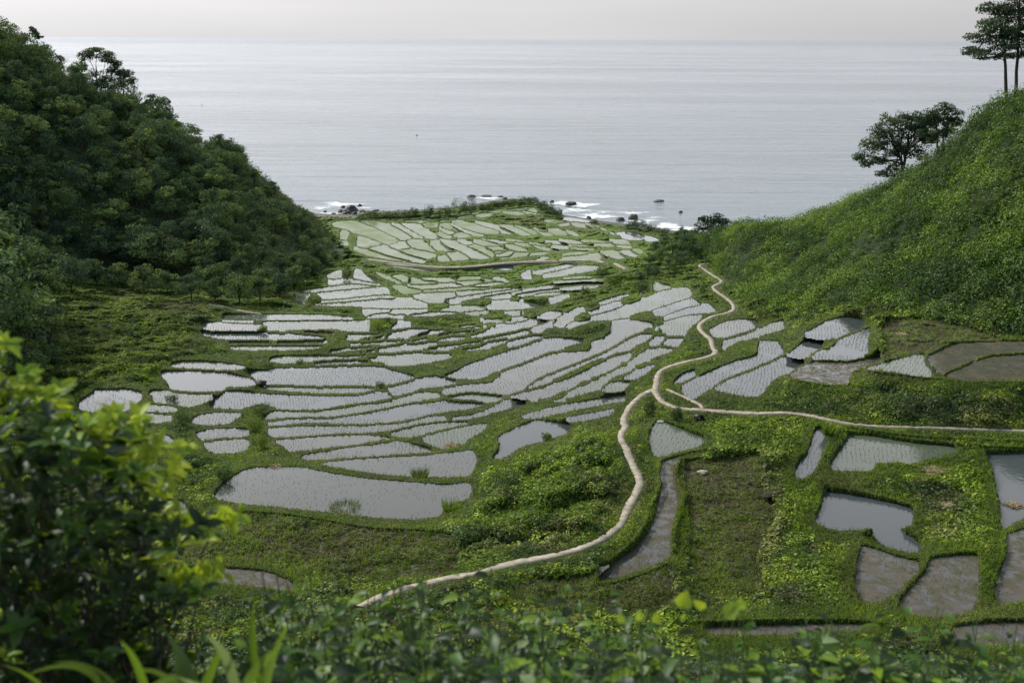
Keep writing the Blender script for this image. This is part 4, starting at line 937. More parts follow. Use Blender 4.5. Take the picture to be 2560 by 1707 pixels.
def wood_tree(H, Rc, nl, n_leaf, size, cols, w, slim=1.0, low=0.30):
    """a free-standing tree in local metres; returns trunk and crown meshes"""
    lobes = []
    for i in range(nl):
        a = rng.uniform(0, 2 * math.pi); u = rng.random() ** 0.6
        z = H * (low + (0.92 - low) * rng.random()); rad = Rc * 0.72 * u * math.sqrt(max(0.05, 1 - ((z / H - 0.55) / 0.55) ** 2)) * slim
        s = Rc * rng.uniform(0.26, 0.46)
        lobes.append((math.cos(a) * rad, math.sin(a) * rad, z, s, s, s * rng.uniform(0.55, 0.8)))
    lobes.append((0, 0, H * 0.82, Rc * 0.4, Rc * 0.4, Rc * 0.3))
    cv, cc = crown_leaves(lobes, n_leaf, size, cols, w)
    parts = [tube(bez((0, 0, -0.6), (rng.normal() * 0.3, rng.normal() * 0.3, H * 0.7), 0.0, 6, 0.08), np.linspace(H * 0.028, H * 0.008, 6), 6)]
    for l in lobes[:10]:
        parts.append(tube(bez((0, 0, H * rng.uniform(0.2, 0.45)), l[:3], H * 0.06, 5), np.linspace(H * 0.011, H * 0.004, 5), 4))
    tv, tf = join(parts)
    return (np_mesh('trunk', tv, tf, M_BARK, link=False).data, np_mesh('crown', cv, quads(len(cv) // 4), M_FOREST, cc, link=False).data)
protos = []
for i in range(9):
    w = [(5, 3, 1), (2, 5, 1), (2, 3, 4), (6, 2, 0.5), (3, 4, 2), (1, 3, 3), (5, 4, 1), (2, 5, 3), (4, 2, 1)][i]
    protos.append(wood_tree(rng.uniform(5.5, 8.5), rng.uniform(2.6, 4.0), int(rng.integers(12, 19)), 2900, 0.35, (F_DARK, F_MID, F_LITE), w))
def place_tree(pr, loc, s, rz, name, label, group, sz=None):
    e = empty(name, loc); e.rotation_euler = (0, 0, rz); e.scale = (s, s, sz or s)
    tag(e, label, 'tree', group)
    for nm, me in (('trunk', pr[0]), ('crown', pr[1])):
        o = bpy.data.objects.new(nm, me); COL.objects.link(o); o.parent = e
    return e
pts = []
tries = 0
while len(pts) < 285 and tries < 9000:
    tries += 1
    x = rng.uniform(-160, 800); t = rng.uniform(0.02, 1.0)
    if x > 610 and t > 0.62: continue
    if x > 700 and t > 0.45: continue
    p = LH.pos(np.array([x]), np.array([t]))[0]
    if all((p[0] - q[0]) ** 2 + (p[1] - q[1]) ** 2 > 3.5 ** 2 for q, _, _ in pts): pts.append((p, x, t))
for p, x, t in pts:
    s = rng.uniform(0.6, 1.25) * (0.78 if t > 0.93 else 1.0) * (0.7 if x > 600 else 1)
    place_tree(protos[int(rng.integers(0, 9))], (p[0], p[1], p[2] - 0.4), s, rng.uniform(0, 6.28), 'hillside_tree',
               'dark broadleaf tree in the dense wood covering the left hillside', 'trees of the wood on the left hillside', s * rng.uniform(0.85, 1.1))
# the wood's lower edge and the nearer trees at the left border
EDGE = [(180, 735, 1.0), (120, 720, 1.2), (240, 715, 0.9), (300, 718, 0.8), (360, 728, 0.8), (420, 738, 0.8), (480, 752, 0.75), (540, 756, 0.7), (600, 758, 0.8), (650, 752, 0.8), (700, 745, 0.85),
        (735, 722, 0.8), (752, 705, 0.8), (776, 690, 0.7), (806, 672, 0.55), (838, 655, 0.5), (850, 630, 0.5), (835, 610, 0.45), (815, 590, 0.45), (800, 572, 0.4), (870, 640, 0.4), (680, 735, 1.0), (740, 690, 1.0)]
for px, py, s in EDGE:
    p = surf(px, py)
    place_tree(protos[int(rng.integers(0, 9))], (p[0], p[1], p[2] - 0.3), s, rng.uniform(0, 6.28), 'wood_edge_tree',
               'dark bushy tree at the foot of the left wood, edging the terraces', 'trees along the lower edge of the left wood', s * 0.9)
NEAR = [(20, 830, 2.2), (-60, 850, 2.5), (70, 810, 1.7), (115, 840, 1.3), (-20, 790, 2.3), (10, 920, 1.9), (90, 890, 1.3), (140, 800, 1.0), (60, 950, 1.2), (130, 910, 1.0), (45, 770, 1.8)]
for px, py, s in NEAR:
    p = surf(px, py)
    place_tree(protos[int(rng.integers(0, 9))], (p[0], p[1], p[2] - 0.3), s, rng.uniform(0, 6.28), 'border_tree',
               'large dark tree in the near group at the left border', 'near trees at the left border')

def hero_tree(name, label, base, d, lobes, n_leaf, size, trunks, cols, w, fork=0.45, thick=0.16, depth=0.55):
    """lobes measured on the photograph at the tree's own distance d"""
    B = at_y(base[0], base[1], d); e = empty(name, B); tag(e, label, 'tree')
    m = d / FPX; LB = []
    for (x, y, rx, ry) in lobes:
        c = at_y(x, y, d + rng.uniform(-1, 1) * rx * m * depth) - B; LB.append((*c, rx * m * 1.15, rx * m, ry * m * 1.15))
    v, cc = crown_leaves(LB, int(n_leaf * 1.75), size * 1.1, cols, w, fill=0.55)
    np_mesh('crown', v, quads(len(v) // 4), M_FOREST, cc, parent=e)
    tops = []
    for (bx, by, tx, ty) in trunks:
        a = at_y(bx, by, d) - B; b = at_y(tx, ty, d) - B; P = bez(a - np.array([0, 0, 0.8]), b, (b - a)[2] * 0.1, 8, 0.06)
        V, F = tube(P, np.linspace(thick, thick * 0.45, 8), 7)
        o = np_mesh('trunk', V, F, M_BARK, parent=e); tops.append(P)
    parts = []
    for l in LB:
        L_ = np.array(l[:3]); P = min(tops, key=lambda q: np.linalg.norm(q[-1][:2] - L_[:2])); s = P[int(len(P) * rng.uniform(fork, 0.95))]
        br = bez(s, L_ + rng.normal(size=3) * 0.1, abs(L_[2] - s[2]) * 0.25, 7, 0.07); parts.append(tube(br, np.linspace(thick * 0.45, thick * 0.16, 7), 5))
        for _ in range(5):
            q = L_ + unit(rng.normal(size=3)) * np.array(l[3:]) * 0.85; s2 = br[int(rng.integers(3, 6))]
            parts.append(tube(bez(s2, q, 0.15, 5), np.linspace(thick * 0.17, thick * 0.06, 5), 4))
    V, F = join(parts); np_mesh('branches', V, F, M_BARK, parent=e)
    return e
D1 = (0.034, 0.056, 0.030); D2 = (0.050, 0.080, 0.038); D3 = (0.075, 0.110, 0.048)
hero_tree('tall_tree', 'tall dark tree with bare forked trunks on top of the right hill', (2525, 228), 146,
          [(2440, 128, 34, 10), (2478, 140, 40, 9), (2462, 92, 40, 13), (2520, 112, 42, 14), (2500, 62, 46, 16), (2555, 80, 44, 18), (2490, 22, 38, 14), (2545, 30, 48, 18), (2600, 55, 48, 22), (2530, -20, 46, 16),
           (2585, -10, 50, 20), (2620, 110, 46, 18), (2560, 138, 34, 10), (2600, 140, 34, 10), (2560, -60, 60, 24), (2630, 0, 50, 24)],
          15000, 0.30, [(2518, 232, 2506, 60), (2540, 230, 2548, 20)], (D1, D2, D3), (4, 3, 1), 0.55, 0.26)
hero_tree('spreading_tree', 'wide round-crowned tree with visible branches leaning out from the right hill', (2262, 424), 166,
          [(2152, 392, 20, 14), (2178, 362, 26, 18), (2200, 330, 26, 18), (2236, 298, 30, 18), (2222, 350, 30, 22), (2262, 322, 30, 22), (2298, 312, 24, 18), (2312, 348, 22, 20), (2256, 372, 30, 20), (2200, 392, 26, 16),
           (2168, 412, 16, 7), (2212, 434, 22, 8), (2236, 418, 20, 10), (2290, 384, 24, 16), (2280, 290, 20, 12), (2306, 326, 24, 16), (2320, 342, 20, 14), (2326, 308, 20, 12)],
          8600, 0.30, [(2262, 426, 2245, 372), (2256, 424, 2272, 350)], (D1, D2, D3), (3, 4, 2), 0.3, 0.30)
hero_tree('spreading_tree', 'smaller flat-topped tree just right of the wide round tree on the hill', (2352, 366), 157,
          [(2304, 300, 20, 12), (2330, 286, 24, 13), (2362, 272, 22, 13), (2388, 290, 20, 14), (2350, 300, 26, 12), (2378, 308, 20, 10), (2308, 334, 16, 10), (2330, 348, 18, 10), (2396, 308, 12, 8), (2346, 336, 22, 13), (2368, 330, 20, 12)],
          4200, 0.28, [(2346, 370, 2342, 310), (2356, 368, 2366, 306)], (D1, D2, D3), (3, 4, 2), 0.25, 0.18)
hero_tree('ridge_tree', 'open-crowned tree on the left ridge with sky showing through its branches', (243, 232), 262,
          [(214, 140, 18, 12), (240, 132, 22, 11), (266, 142, 20, 12), (286, 158, 16, 10), (206, 166, 12, 10), (290, 178, 20, 10), (314, 186, 20, 10), (332, 202, 12, 8), (270, 200, 16, 8), (300, 206, 18, 9)],
          3800, 0.42, [(243, 234, 240, 165), (246, 234, 268, 180)], (D1, D2, D3), (5, 3, 1), 0.3, 0.22)
hero_tree('ridge_tree', 'slender tree leaning seaward halfway down the left ridge', (408, 338), 268,
          [(384, 248, 18, 11), (404, 256, 18, 12), (418, 276, 12, 12), (426, 296, 10, 10), (436, 312, 9, 8), (396, 284, 18, 14), (410, 308, 14, 12), (370, 268, 16, 12)],
          2400, 0.42, [(408, 340, 398, 270)], (D1, D2, D3), (5, 3, 1), 0.3, 0.18)
hero_tree('ridge_tree', 'tiny dark tree on the skyline near the top left', (92, 112), 258,
          [(82, 76, 8, 5), (90, 86, 10, 6), (98, 92, 9, 5), (78, 70, 5, 3)], 500, 0.40, [(94, 114, 86, 84)], (D1, D2), (1, 1), 0.3, 0.12)
hero_tree('shore_tree', 'dark rounded tree by the sea at the foot of the right hill', (1778, 604), 232,
          [(1748, 570, 14, 12), (1765, 552, 18, 12), (1790, 546, 20, 11), (1812, 556, 16, 10), (1780, 572, 24, 14), (1806, 576, 18, 12), (1752, 590, 16, 9), (1838, 560, 14, 7), (1856, 564, 12, 6), (1826, 578, 16, 10)],
          3600, 0.36, [(1778, 606, 1778, 570), (1790, 606, 1800, 572)], (D1, D2, D3), (5, 3, 1), 0.3, 0.2)
SCRUB = [(1640, 640, 0.55), (1665, 625, 0.6), (1690, 612, 0.55), (1712, 618, 0.7), (1735, 606, 0.6), (1650, 662, 0.55), (1680, 655, 0.75), (1705, 645, 0.8), (1622, 660, 0.4), (1700, 672, 0.55), (1732, 640, 0.7), (1745, 622, 0.6),
         (1672, 680, 0.5), (1640, 690, 0.4), (1600, 705, 0.38), (1618, 700, 0.45), (1725, 600, 0.45), (1700, 590, 0.4)]
for px, py, s in SCRUB:
    p = surf(px, py)
    place_tree(protos[int(rng.integers(0, 9))], (p[0], p[1], p[2] - 0.3), s, rng.uniform(0, 6.28), 'scrub_tree',
               'small dark scrub tree in the thicket between the far terraces and the right hill', 'scrub trees between the far terraces and the right hill', s * 0.9)
# ------------------------------------------------------------------ grass and weeds of the valley floor
cell_h = np.gradient(PY)[:, None] * np.ones((1, NX))
open_ = (~isP) & (pathd > -0.09) & (over < -1)
vis = (0.12 + 0.88 * sstep(-120, 0, GX) * sstep(2680, 2560, GX))
wgt = open_ * vis * cell_h * (0.35 + 0.65 * sstep(540, 760, GY)) * (1.25 - 0.35 * sstep(0.3, 1.2, dm)) * (1 + 2.0 * sstep(0.8, 0.1, pathd))
wgt = wgt + dry * vis * cell_h * 0.75
# shaded by the wood or hidden behind it: thinner
wgt = wgt * np.where((GY < 660) & ((GX < 700) | (GX > 1900)), 0.0, 1.0)
pr_ = (wgt / wgt.sum()).ravel()
def pick(N):
    k = rng.choice(pr_.size, N, p=pr_); j, i = np.unravel_index(k, wgt.shape)
    px = PX[i] + rng.uniform(-1, 1, N); py = PY[j] + rng.uniform(-0.5, 0.5, N) * cell_h[j, i]
    return surf(px, py), j, i
N = 150000
c, j, i = pick(N)
D_ = BD[j, i]; px_m = D_ / FPX
away = sstep(0.3, 1.8, dm[j, i]); isdry = dry[j, i]
patch = fbm(c[:, 0] / 4.5, c[:, 1] / 4.5, 41, 4)
r = (0.05 + 0.04 * rng.random(N)) + away * rng.uniform(0.05, 0.34, N) * (0.4 + 1.2 * patch)
r = np.where(isdry, rng.uniform(0.05, 0.16, N), r)
r = np.maximum(np.minimum(r, 0.06 + 0.25 * np.clip(pathd[j, i], 0, 9)), px_m * 1.5)
cols = patched(tint_field(c[:, 0], c[:, 1], 41, (G_DARK, G_MID, G_BRIGHT), 2.6), j, i) * rng.uniform(0.65, 1.4, (N, 1))
ed = (dm[j, i] < 0.8)[:, None] & ~isdry[:, None]
cols = np.where(ed, np.array((0.068, 0.102, 0.016)) * rng.uniform(0.55, 1.35, (N, 1)), cols)
cols = np.where(isdry[:, None], patched(tint_field(c[:, 0], c[:, 1], 47, ((0.060, 0.062, 0.026), (0.078, 0.105, 0.020), (0.125, 0.165, 0.022)), 1.8), j, i) * rng.uniform(0.5, 1.5, (N, 1)), cols)
dr = rng.random(N) < 0.05; cols[dr] = np.array(G_DRY) * rng.uniform(0.7, 1.3, (dr.sum(), 1))
up = np.tile([0, 0, 1.0], (N, 1))
v, cc = dome_leaves(c, up, r, 6, np.clip(r * 0.75, 0.09, 0.30) + px_m * 0.8, cols, 0.9)
o = np_mesh('ground_cover', v, quads(len(v) // 4), M_LEAF, cc)
tag(o, 'grass and low weeds covering the banks, bunds and fallow plots of the valley', 'ground cover', kind='stuff')
# taller weeds and scrubby hummocks away from the water
N = 13500
wg2 = (wgt * sstep(0.6, 1.4, dm) * (0.25 + sstep(0.45, 0.58, fbm(WXm / 5, WYm / 5, 141, 4)) + pd_ * 2) * (~dry) * sstep(0.25, 1.0, pathd) * sstep(600, 700, GY)).ravel()
k = rng.choice(wg2.size, N, p=wg2 / wg2.sum()); j, i = np.unravel_index(k, wgt.shape)
c = surf(PX[i] + rng.uniform(-1, 1, N), PY[j] + rng.uniform(-1, 1, N)); r = rng.uniform(0.15, 0.34, N) + 0.45 * rng.random(N) ** 4; r = np.minimum(r, 0.08 + 0.28 * np.clip(pathd[j, i], 0.1, 9)); r *= 1 - 0.35 * sstep(1600, 1720, GX[j, i]) * sstep(900, 960, GY[j, i])
cols = patched(tint_field(c[:, 0], c[:, 1], 48, (G_DARK, G_MID, G_BRIGHT), 3.0), j, i) * rng.choice([0.55, 0.85, 1.15, 1.5, 1.9], N)[:, None]
v, cc = dome_leaves(c, np.tile([0, 0, 1.0], (N, 1)), r, 34, np.clip(r * 0.4, 0.1, 0.2) + BD[j, i] / FPX * 1.0, cols, 0.8)
o = np_mesh('weed_hummocks', v, quads(len(v) // 4), M_LEAF, cc)
tag(o, 'leafy weeds standing higher than the grass on banks and slopes', 'weeds', kind='stuff')
# scrubby bushes among the weeds
N = 750
wg3 = (wg2.reshape(wgt.shape) * sstep(0.9, 1.8, pathd) * sstep(1.2, 2.4, dm) * (GX < 2600) * (0.1 + sstep(0.52, 0.6, fbm(WXm / 6, WYm / 6, 161, 3)) + pd_ * 3) * (1 - 0.8 * pb) * (1 - 0.7 * sstep(1600, 1700, GX) * sstep(900, 960, GY))).ravel()
k = rng.choice(wg3.size, N, p=wg3 / wg3.sum()); j, i = np.unravel_index(k, wgt.shape)
c = surf(PX[i], PY[j]); r = rng.uniform(0.30, 0.75, N)
cols = tint_field(c[:, 0], c[:, 1], 49, (G_DARK, (0.055, 0.100, 0.018), G_MID), 3.0) * rng.uniform(0.6, 1.4, (N, 1))
v, cc = dome_leaves(c, np.tile([0, 0, 1.0], (N, 1)), r, 90, np.full(N, 0.14) + BD[j, i] / FPX * 1.2, cols, 0.85)
o = np_mesh('low_scrub', v, quads(len(v) // 4), M_LEAF, cc)
tag(o, 'dark low scrub scattered over the slopes and meadow', 'scrub', kind='stuff')
# upright grass blades
N = 90000
c, j, i = pick(N); D_ = BD[j, i]; px_m = D_ / FPX
h = rng.uniform(0.14, 0.42, N) * np.clip(0.35 + pathd[j, i] * 0.7, 0.3, 1) * (0.7 + 0.6 * fbm(c[:, 0] / 3, c[:, 1] / 3, 61, 3)) + px_m * 1.5
cols = rep((tint_field(c[:, 0], c[:, 1], 43, (G_MID, (0.09, 0.15, 0.02), (0.17, 0.25, 0.02)), 4.0) * rng.uniform(0.7, 1.4, (N, 1))), 3)
K3 = 3; cB = rep(c, K3); lean = rng.normal(size=(N * K3, 3)) * 0.35; lean[:, 2] = 1
tip = cB + unit(lean) * rep(h, K3)[:, None] * rng.uniform(0.6, 1.1, (N * K3, 1))
sd = rng.normal(size=(N * K3, 3)); sd[:, 2] = 0; sd = unit(sd) * (rep(px_m, K3)[:, None] * 0.55 + 0.012)
cB = cB + np.array([0, 0, -0.05]) + rng.normal(size=cB.shape) * np.array([0.06, 0.06, 0])
v = np.stack([cB - sd, cB + sd, tip], 1).reshape(-1, 3)
o = np_mesh('grass', v, np.arange(len(v)).reshape(-1, 3), M_LEAF, rep(rep(cols.reshape(N, 3, 3)[:, 0], K3), 3))
tag(o, 'tufts of long green grass standing along the bunds and banks', 'grass', kind='stuff')

# ------------------------------------------------------------------ rice seedlings in rows
def poly_inside_xy(x, y, P):
    res = np.zeros(x.shape, bool); n = len(P)
    for a in range(n):
        x1, y1 = P[a]; x2, y2 = P[(a + 1) % n]
        if y1 == y2: continue
        k = (y > min(y1, y2)) & (y <= max(y1, y2)); res ^= k & (x < (y - y1) / (y2 - y1) * (x2 - x1) + x1)
    return res
BASES = []; HS = []; WS = []
for k, p in enumerate(paddies):
    if p['kind'] not in 'wgm': continue
    V = at_z(p['poly'][:, 0], p['poly'][:, 1], p['z'])[:, :2]; cen = V.mean(0); d = cen[1]
    if d > 235: continue
    th = R(rng.uniform(-14, 14)) + 0.0; ca, sa = math.cos(th), math.sin(th)
    if p['poly'][:, 0].mean() > 1600: th = R(rng.uniform(8, 26)); ca, sa = math.cos(th), math.sin(th)
    U = (V - cen) @ np.array([[ca, -sa], [sa, ca]]).T
    gap = 0.34 if d < 120 else 0.40; al = 0.26 if d < 100 else (0.34 if d < 150 else 0.48); sparse = 80 > d and p['poly'][:, 0].mean() < 1200
    if sparse: gap, al = 0.42, 0.36
    if p['kind'] == 'm': gap, al = 0.30, 0.30
    u, w_ = np.meshgrid(np.arange(U[:, 0].min(), U[:, 0].max(), gap), np.arange(U[:, 1].min(), U[:, 1].max(), al))
    u = u.ravel(); w_ = w_.ravel()
    amp = rng.uniform(0.2, 0.7); wl = rng.uniform(4, 9)
    u2 = u + amp * np.sin(w_ / wl * 2 + k) + rng.normal(size=u.shape) * (0.3 if p['kind'] == 'm' else 0.05); w2 = w_ + rng.normal(size=u.shape) * (0.3 if p['kind'] == 'm' else 0.10)
    x = cen[0] + ca * u2 + sa * w2; y = cen[1] - sa * u2 + ca * w2
    ok = poly_inside_xy(x, y, V) & (fbm(x / 3.0, y / 3.0, 90 + k, 3) > (0.46 if p['kind'] == 'm' else 0.36)) & (rng.random(x.shape) < (0.6 if sparse else 0.88))
    x, y = x[ok], y[ok]
    BASES.append(np.stack([x, y, np.full(x.shape, p['z'] - 0.03)], -1)); gd = fbm(x / 6.0, y / 6.0, 77, 3)
    HS.append(rng.uniform(0.12, 0.22, x.shape) * (0.8 + 0.5 * gd)); WS.append(np.full(x.shape, 0.008 + d / FPX * 0.13))
b = np.concatenate(BASES); h = np.concatenate(HS); w_ = np.concatenate(WS); N = len(b)
print('seedlings', N)
K3 = 3; B3 = rep(b, K3); ln = rng.normal(size=(N * K3, 3)) * 0.30; ln[:, 2] = 1
tip = B3 + unit(ln) * rep(h, K3)[:, None]
sd = rng.normal(size=(N * K3, 3)); sd[:, 2] = 0; sd = unit(sd) * rep(w_, K3)[:, None]
v = np.stack([B3 - sd, B3 + sd, tip], 1).reshape(-1, 3)
cc = rep(np.array((0.075, 0.125, 0.030)) * rng.uniform(0.5, 1.6, (N * K3, 1)), 3)
o = np_mesh('rice_seedlings', v, np.arange(len(v)).reshape(-1, 3), M_RICE, cc)
tag(o, 'young rice planted in rows in the flooded terraces', 'rice', kind='stuff')
# ------------------------------------------------------------------ single bushes among the terraces
def shrub(name, label, px, py, w, h, cols=(G_DARK, G_MID), wt_=(2, 1), group=None, spiky=False, lobes=None, cat='bush', d=None, n=None):
    p = surf(px, py) if d is None else at_y(px, py, d)
    m = p[1] / FPX; R_ = w * m * 0.5; H_ = h * m
    e = empty(name, p); tag(e, label, cat, group)
    if spiky:
        N = n or 260; a = rng.uniform(0, 6.28, N); rad = R_ * 0.6 * np.sqrt(rng.random(N)); b = np.stack([np.cos(a) * rad, np.sin(a) * rad, np.full(N, -0.05)], -1)
        dr = np.stack([np.cos(a) * 0.7, np.sin(a) * 0.7, np.ones(N)], -1) * rng.uniform(0.6, 1.1, (N, 1)); tip = b + dr * H_
        tip[:, :2] = np.clip(tip[:, :2], -R_, R_)
        s = rng.normal(size=(N, 3)); s[:, 2] = 0; s = unit(s) * max(0.02, m * 0.9)
        v = np.stack([b - s, b + s, tip], 1).reshape(-1, 3); c = rep(palette(N, cols, wt_, 0.35), 3)
        np_mesh('blades', v, np.arange(len(v)).reshape(-1, 3), M_LEAF, c, parent=e)
    else:
        LB = [(0, 0, H_ * 0.5, R_ * 0.62, R_ * 0.6, H_ * 0.5)]
        for k in range(lobes or 6):
            a = k * 2.4 + rng.random(); rr = R_ * rng.uniform(0.35, 0.62); s = R_ * rng.uniform(0.3, 0.42)
            LB.append((math.cos(a) * rr, math.sin(a) * rr, H_ * rng.uniform(0.3, 0.62), s, s, H_ * rng.uniform(0.28, 0.42)))
        N = n or int(np.clip(w * h * 1.1, 140, 1600)); ls = max(0.10, m * 2.3)
        v, c = crown_leaves(LB, N, ls, cols, wt_)
        np_mesh('foliage', v, quads(len(v) // 4), M_LEAF, c, parent=e)
        parts = [tube(bez((0, 0, -0.1), np.array(l[:3]), 0.02, 4), np.linspace(0.03, 0.012, 4), 4) for l in LB]
        V, F = join(parts); np_mesh('stems', V, F, M_BARK, parent=e)
    return e
SH = [('round_bush', 'brownish round bush between two pale terraces beside the dark wood', 868, 697, 32, 30, (G_DARK, (0.07, 0.075, 0.03)), (1, 2)),
      ('round_bush', 'small dark bush on the bund right of the far pale terraces', 1024, 706, 12, 14, (F_DARK, G_DARK), (1, 1)),
      ('round_bush', 'small round dark bush at the lower corner of a pale far terrace', 1116, 758, 20, 15, (F_DARK, G_DARK), (1, 1)),
      ('round_bush', 'small dark bush where two bunds meet in the middle of the terraces', 952, 970, 30, 20, (F_DARK, G_DARK), (1, 1)),
      ('broad_bush', 'wide dark green bush on the bund between middle terraces, left of centre', 652, 1034, 78, 30, (G_DARK, F_DARK), (2, 1)),
      ('broad_bush', 'ragged dark bush growing in the broken left terrace', 430, 1006, 44, 26, (F_DARK, G_DARK), (1, 1)),
      ('broad_bush', 'tall dark green bush below the broken left terrace', 458, 1062, 54, 44, (G_DARK, F_DARK), (2, 1)),
      ('round_bush', 'small bush on the bund above the long wide terrace', 750, 910, 24, 16, (G_DARK, G_MID), (2, 1)),
      ('round_bush', 'dark bush on the bund left end above the long wide terrace', 672, 918, 30, 14, (F_DARK, G_DARK), (1, 1)),
      ('broad_bush', 'yellow-green bushes closing the right end of a pale terrace', 944, 824, 70, 34, (G_MID, G_BRIGHT), (1, 2)),
      ('round_bush', 'dark crown of a bush behind the yellow-green bushes', 968, 806, 34, 16, (F_DARK, G_DARK), (1, 1)),
      ('round_bush', 'domed grassy bush standing in the far left pale terrace', 785, 761, 46, 26, (G_MID, G_DARK), (2, 1)),
      ('round_bush', 'small grassy mound on the bund between two long pale terraces', 657, 828, 32, 18, (G_MID, G_BRIGHT), (2, 1)),
      ('round_bush', 'spiky dark bush at the end of the thin far terraces', 1462, 736, 28, 24, (F_DARK, G_DARK), (1, 2)),
      ('broad_bush', 'grey-green bush left of a short pale terrace', 1358, 762, 42, 22, (G_DARK, (0.07, 0.08, 0.035)), (1, 1)),
      ('broad_bush', 'rounded green bush beside the pond edge on the bright slope', 1366, 1102, 40, 26, (G_DARK, G_MID), (2, 1)),
      ('broad_bush', 'dark bushes below the path junction on its left branch', 1622, 1040, 36, 56, (F_DARK, G_DARK), (1, 2)),
      ('broad_bush', 'dark green bush under the right path branch near the junction', 1690, 1050, 46, 36, (G_DARK, F_DARK), (2, 1)),
      ('broad_bush', 'dark bush patch in the upper left of the bright grassy slope', 1262, 1222, 70, 34, (G_DARK, F_DARK), (3, 1)),
      ('broad_bush', 'dark green bush at the left of the big near pond', 560, 1200, 60, 40, (G_DARK, G_MID), (2, 1)),
      ('broad_bush', 'leafy bush column between the left and middle terraces', 640, 1080, 56, 46, (G_MID, G_DARK), (2, 1)),
      ('broad_bush', 'leafy bush below the bush column between the terraces', 650, 1120, 60, 44, (G_MID, G_BRIGHT), (2, 1)),
      ('small_bush', 'small bright plant on the corner of the muddy right pond', 2168, 1342, 36, 30, (G_DARK, G_MID), (2, 1)),
      ('broad_bush', 'bushes on the bank behind the sunken curved pool', 1905, 792, 56, 26, (G_DARK, G_MID), (1, 1)),
      ('broad_bush', 'dark bush in the green gully below the scrub trees', 1605, 735, 46, 40, (F_DARK, G_DARK), (1, 1)),
      ('broad_bush', 'bright bush in the green gully left of the scrub', 1530, 715, 60, 36, (G_MID, G_DARK), (2, 1)),
      ('broad_bush', 'bush at the right end of the curved far terrace', 1505, 690, 44, 28, (G_DARK, F_DARK), (1, 1))]
for a in SH: shrub(a[0], a[1], a[2], a[3], a[4], a[5], a[6], a[7])
shrub('grass_tussock', 'spiky green grass tussock in the water behind the big near pond', 1050, 1192, 58, 26, (G_MID, G_DARK), (2, 1), spiky=True, cat='grass tussock')
shrub('grass_tussock', 'grass tussock at the right shore of the big near pond', 1125, 1275, 50, 34, (G_MID, G_BRIGHT), (1, 1), spiky=True, cat='grass tussock')
shrub('grass_tussock', 'tuft of tall grass beside the narrow pool on the right', 2070, 1085, 34, 34, (G_MID, G_BRIGHT), (1, 1), spiky=True, cat='grass tussock')
shrub('water_weeds', 'low yellowish weeds growing in the near shore of the big pond', 862, 1272, 120, 20, ((0.10, 0.13, 0.04), G_MID), (1, 1), spiky=True, cat='water weeds', n=500)
SB = [(917, 545, 64, 14), (960, 546, 60, 16), (1005, 545, 54, 16), (1035, 542, 34, 18), (1110, 540, 50, 18), (1149, 536, 50, 30), (1175, 530, 44, 24), (1210, 524, 46, 14), (1240, 514, 40, 10), (1275, 509, 44, 11), (1310, 506, 40, 12), (1332, 507, 34, 12),
      (1352, 522, 34, 18), (1372, 532, 36, 20), (1392, 543, 34, 18), (1484, 560, 26, 9), (1575, 572, 34, 16), (1598, 573, 40, 20), (1625, 577, 44, 14), (1655, 582, 44, 10), (1705, 588, 14, 18), (1690, 592, 30, 10)]
for x, y, w, h in SB:
    shrub('shore_bush', 'dark low bush in the belt between the far terraces and the sea', x, y + 1, w * 1.15, h * 1.45, (F_DARK, (0.030, 0.045, 0.022)), (1, 1), group='dark bushes between the far terraces and the sea')
shrub('shore_bush', 'taller dark bush sticking up from the shore belt, left of centre', 1071, 545, 36, 36, (F_DARK, D1), (1, 1))

# ------------------------------------------------------------------ rocks, foam and specks on the sea
def rock_mesh(seed):
    import bmesh
    bm = bmesh.new(); bmesh.ops.create_icosphere(bm, subdivisions=3, radius=1.0)
    for v in bm.verts:
        p = v.co.copy(); n = vnoise(np.array([p.x * 1.3 + seed * 7 + 20]), np.array([p.y * 1.3 + p.z * 1.7 + 40]), seed)[0]
        n2 = vnoise(np.array([p.x * 3.3 + seed * 3 + 20]), np.array([p.y * 3.1 - p.z * 2.7 + 40]), seed + 5)[0]
        v.co = p * (0.62 + 0.55 * n + 0.22 * n2)
    me = bpy.data.meshes.new('rock'); bm.to_mesh(me); bm.free(); me.materials.append(M_ROCK)
    return me
RM = [rock_mesh(s) for s in range(5)]
ROCKS = [(880, 527, 30, 12, 'largest dark rock on the left beach'), (866, 535, 22, 10, None), (846, 539, 12, 5, None), (906, 531, 14, 7, None), (857, 519, 9, 5, None), (900, 516, 12, 5, None), (873, 540, 10, 5, None), (812, 531, 9, 5, None),
         (940, 528, 16, 5, None), (833, 536, 10, 4, None), (888, 536, 12, 6, None), (852, 530, 14, 6, None), (1379, 507, 12, 7, None), (1428, 512, 26, 9, 'broad low rock in the foam right of the headland'), 
         (1582, 549, 20, 14, 'pointed dark rock standing in the surf on the right'), (1552, 551, 22, 7, None), (1472, 548, 12, 7, None), 
         (1647, 504, 26, 5, 'flat dark reef awash farther out on the right'), (1702, 531, 10, 5, 'small rock awash at the far right of the surf'), (1262, 499, 10, 6, None), (1180, 492, 22, 4, None), (1215, 491, 26, 3, None), (1250, 493, 16, 4, None), (1340, 504, 14, 5, None)]
for q, (x, y, w, h, lab) in enumerate(ROCKS):
    p = at_z(x, y, 0.0); m = p[1] / FPX; o = bpy.data.objects.new('shore_rock', RM[q % 5]); COL.objects.link(o)
    o.location = p; o.scale = (w * m * 0.55, w * m * 0.5, h * m * 1.05); o.rotation_euler = (0, 0, rng.uniform(-0.5, 0.5))
    tag(o, lab or 'small dark rock among the surf and shingle along the shore', 'rock', 'rocks along the shore')
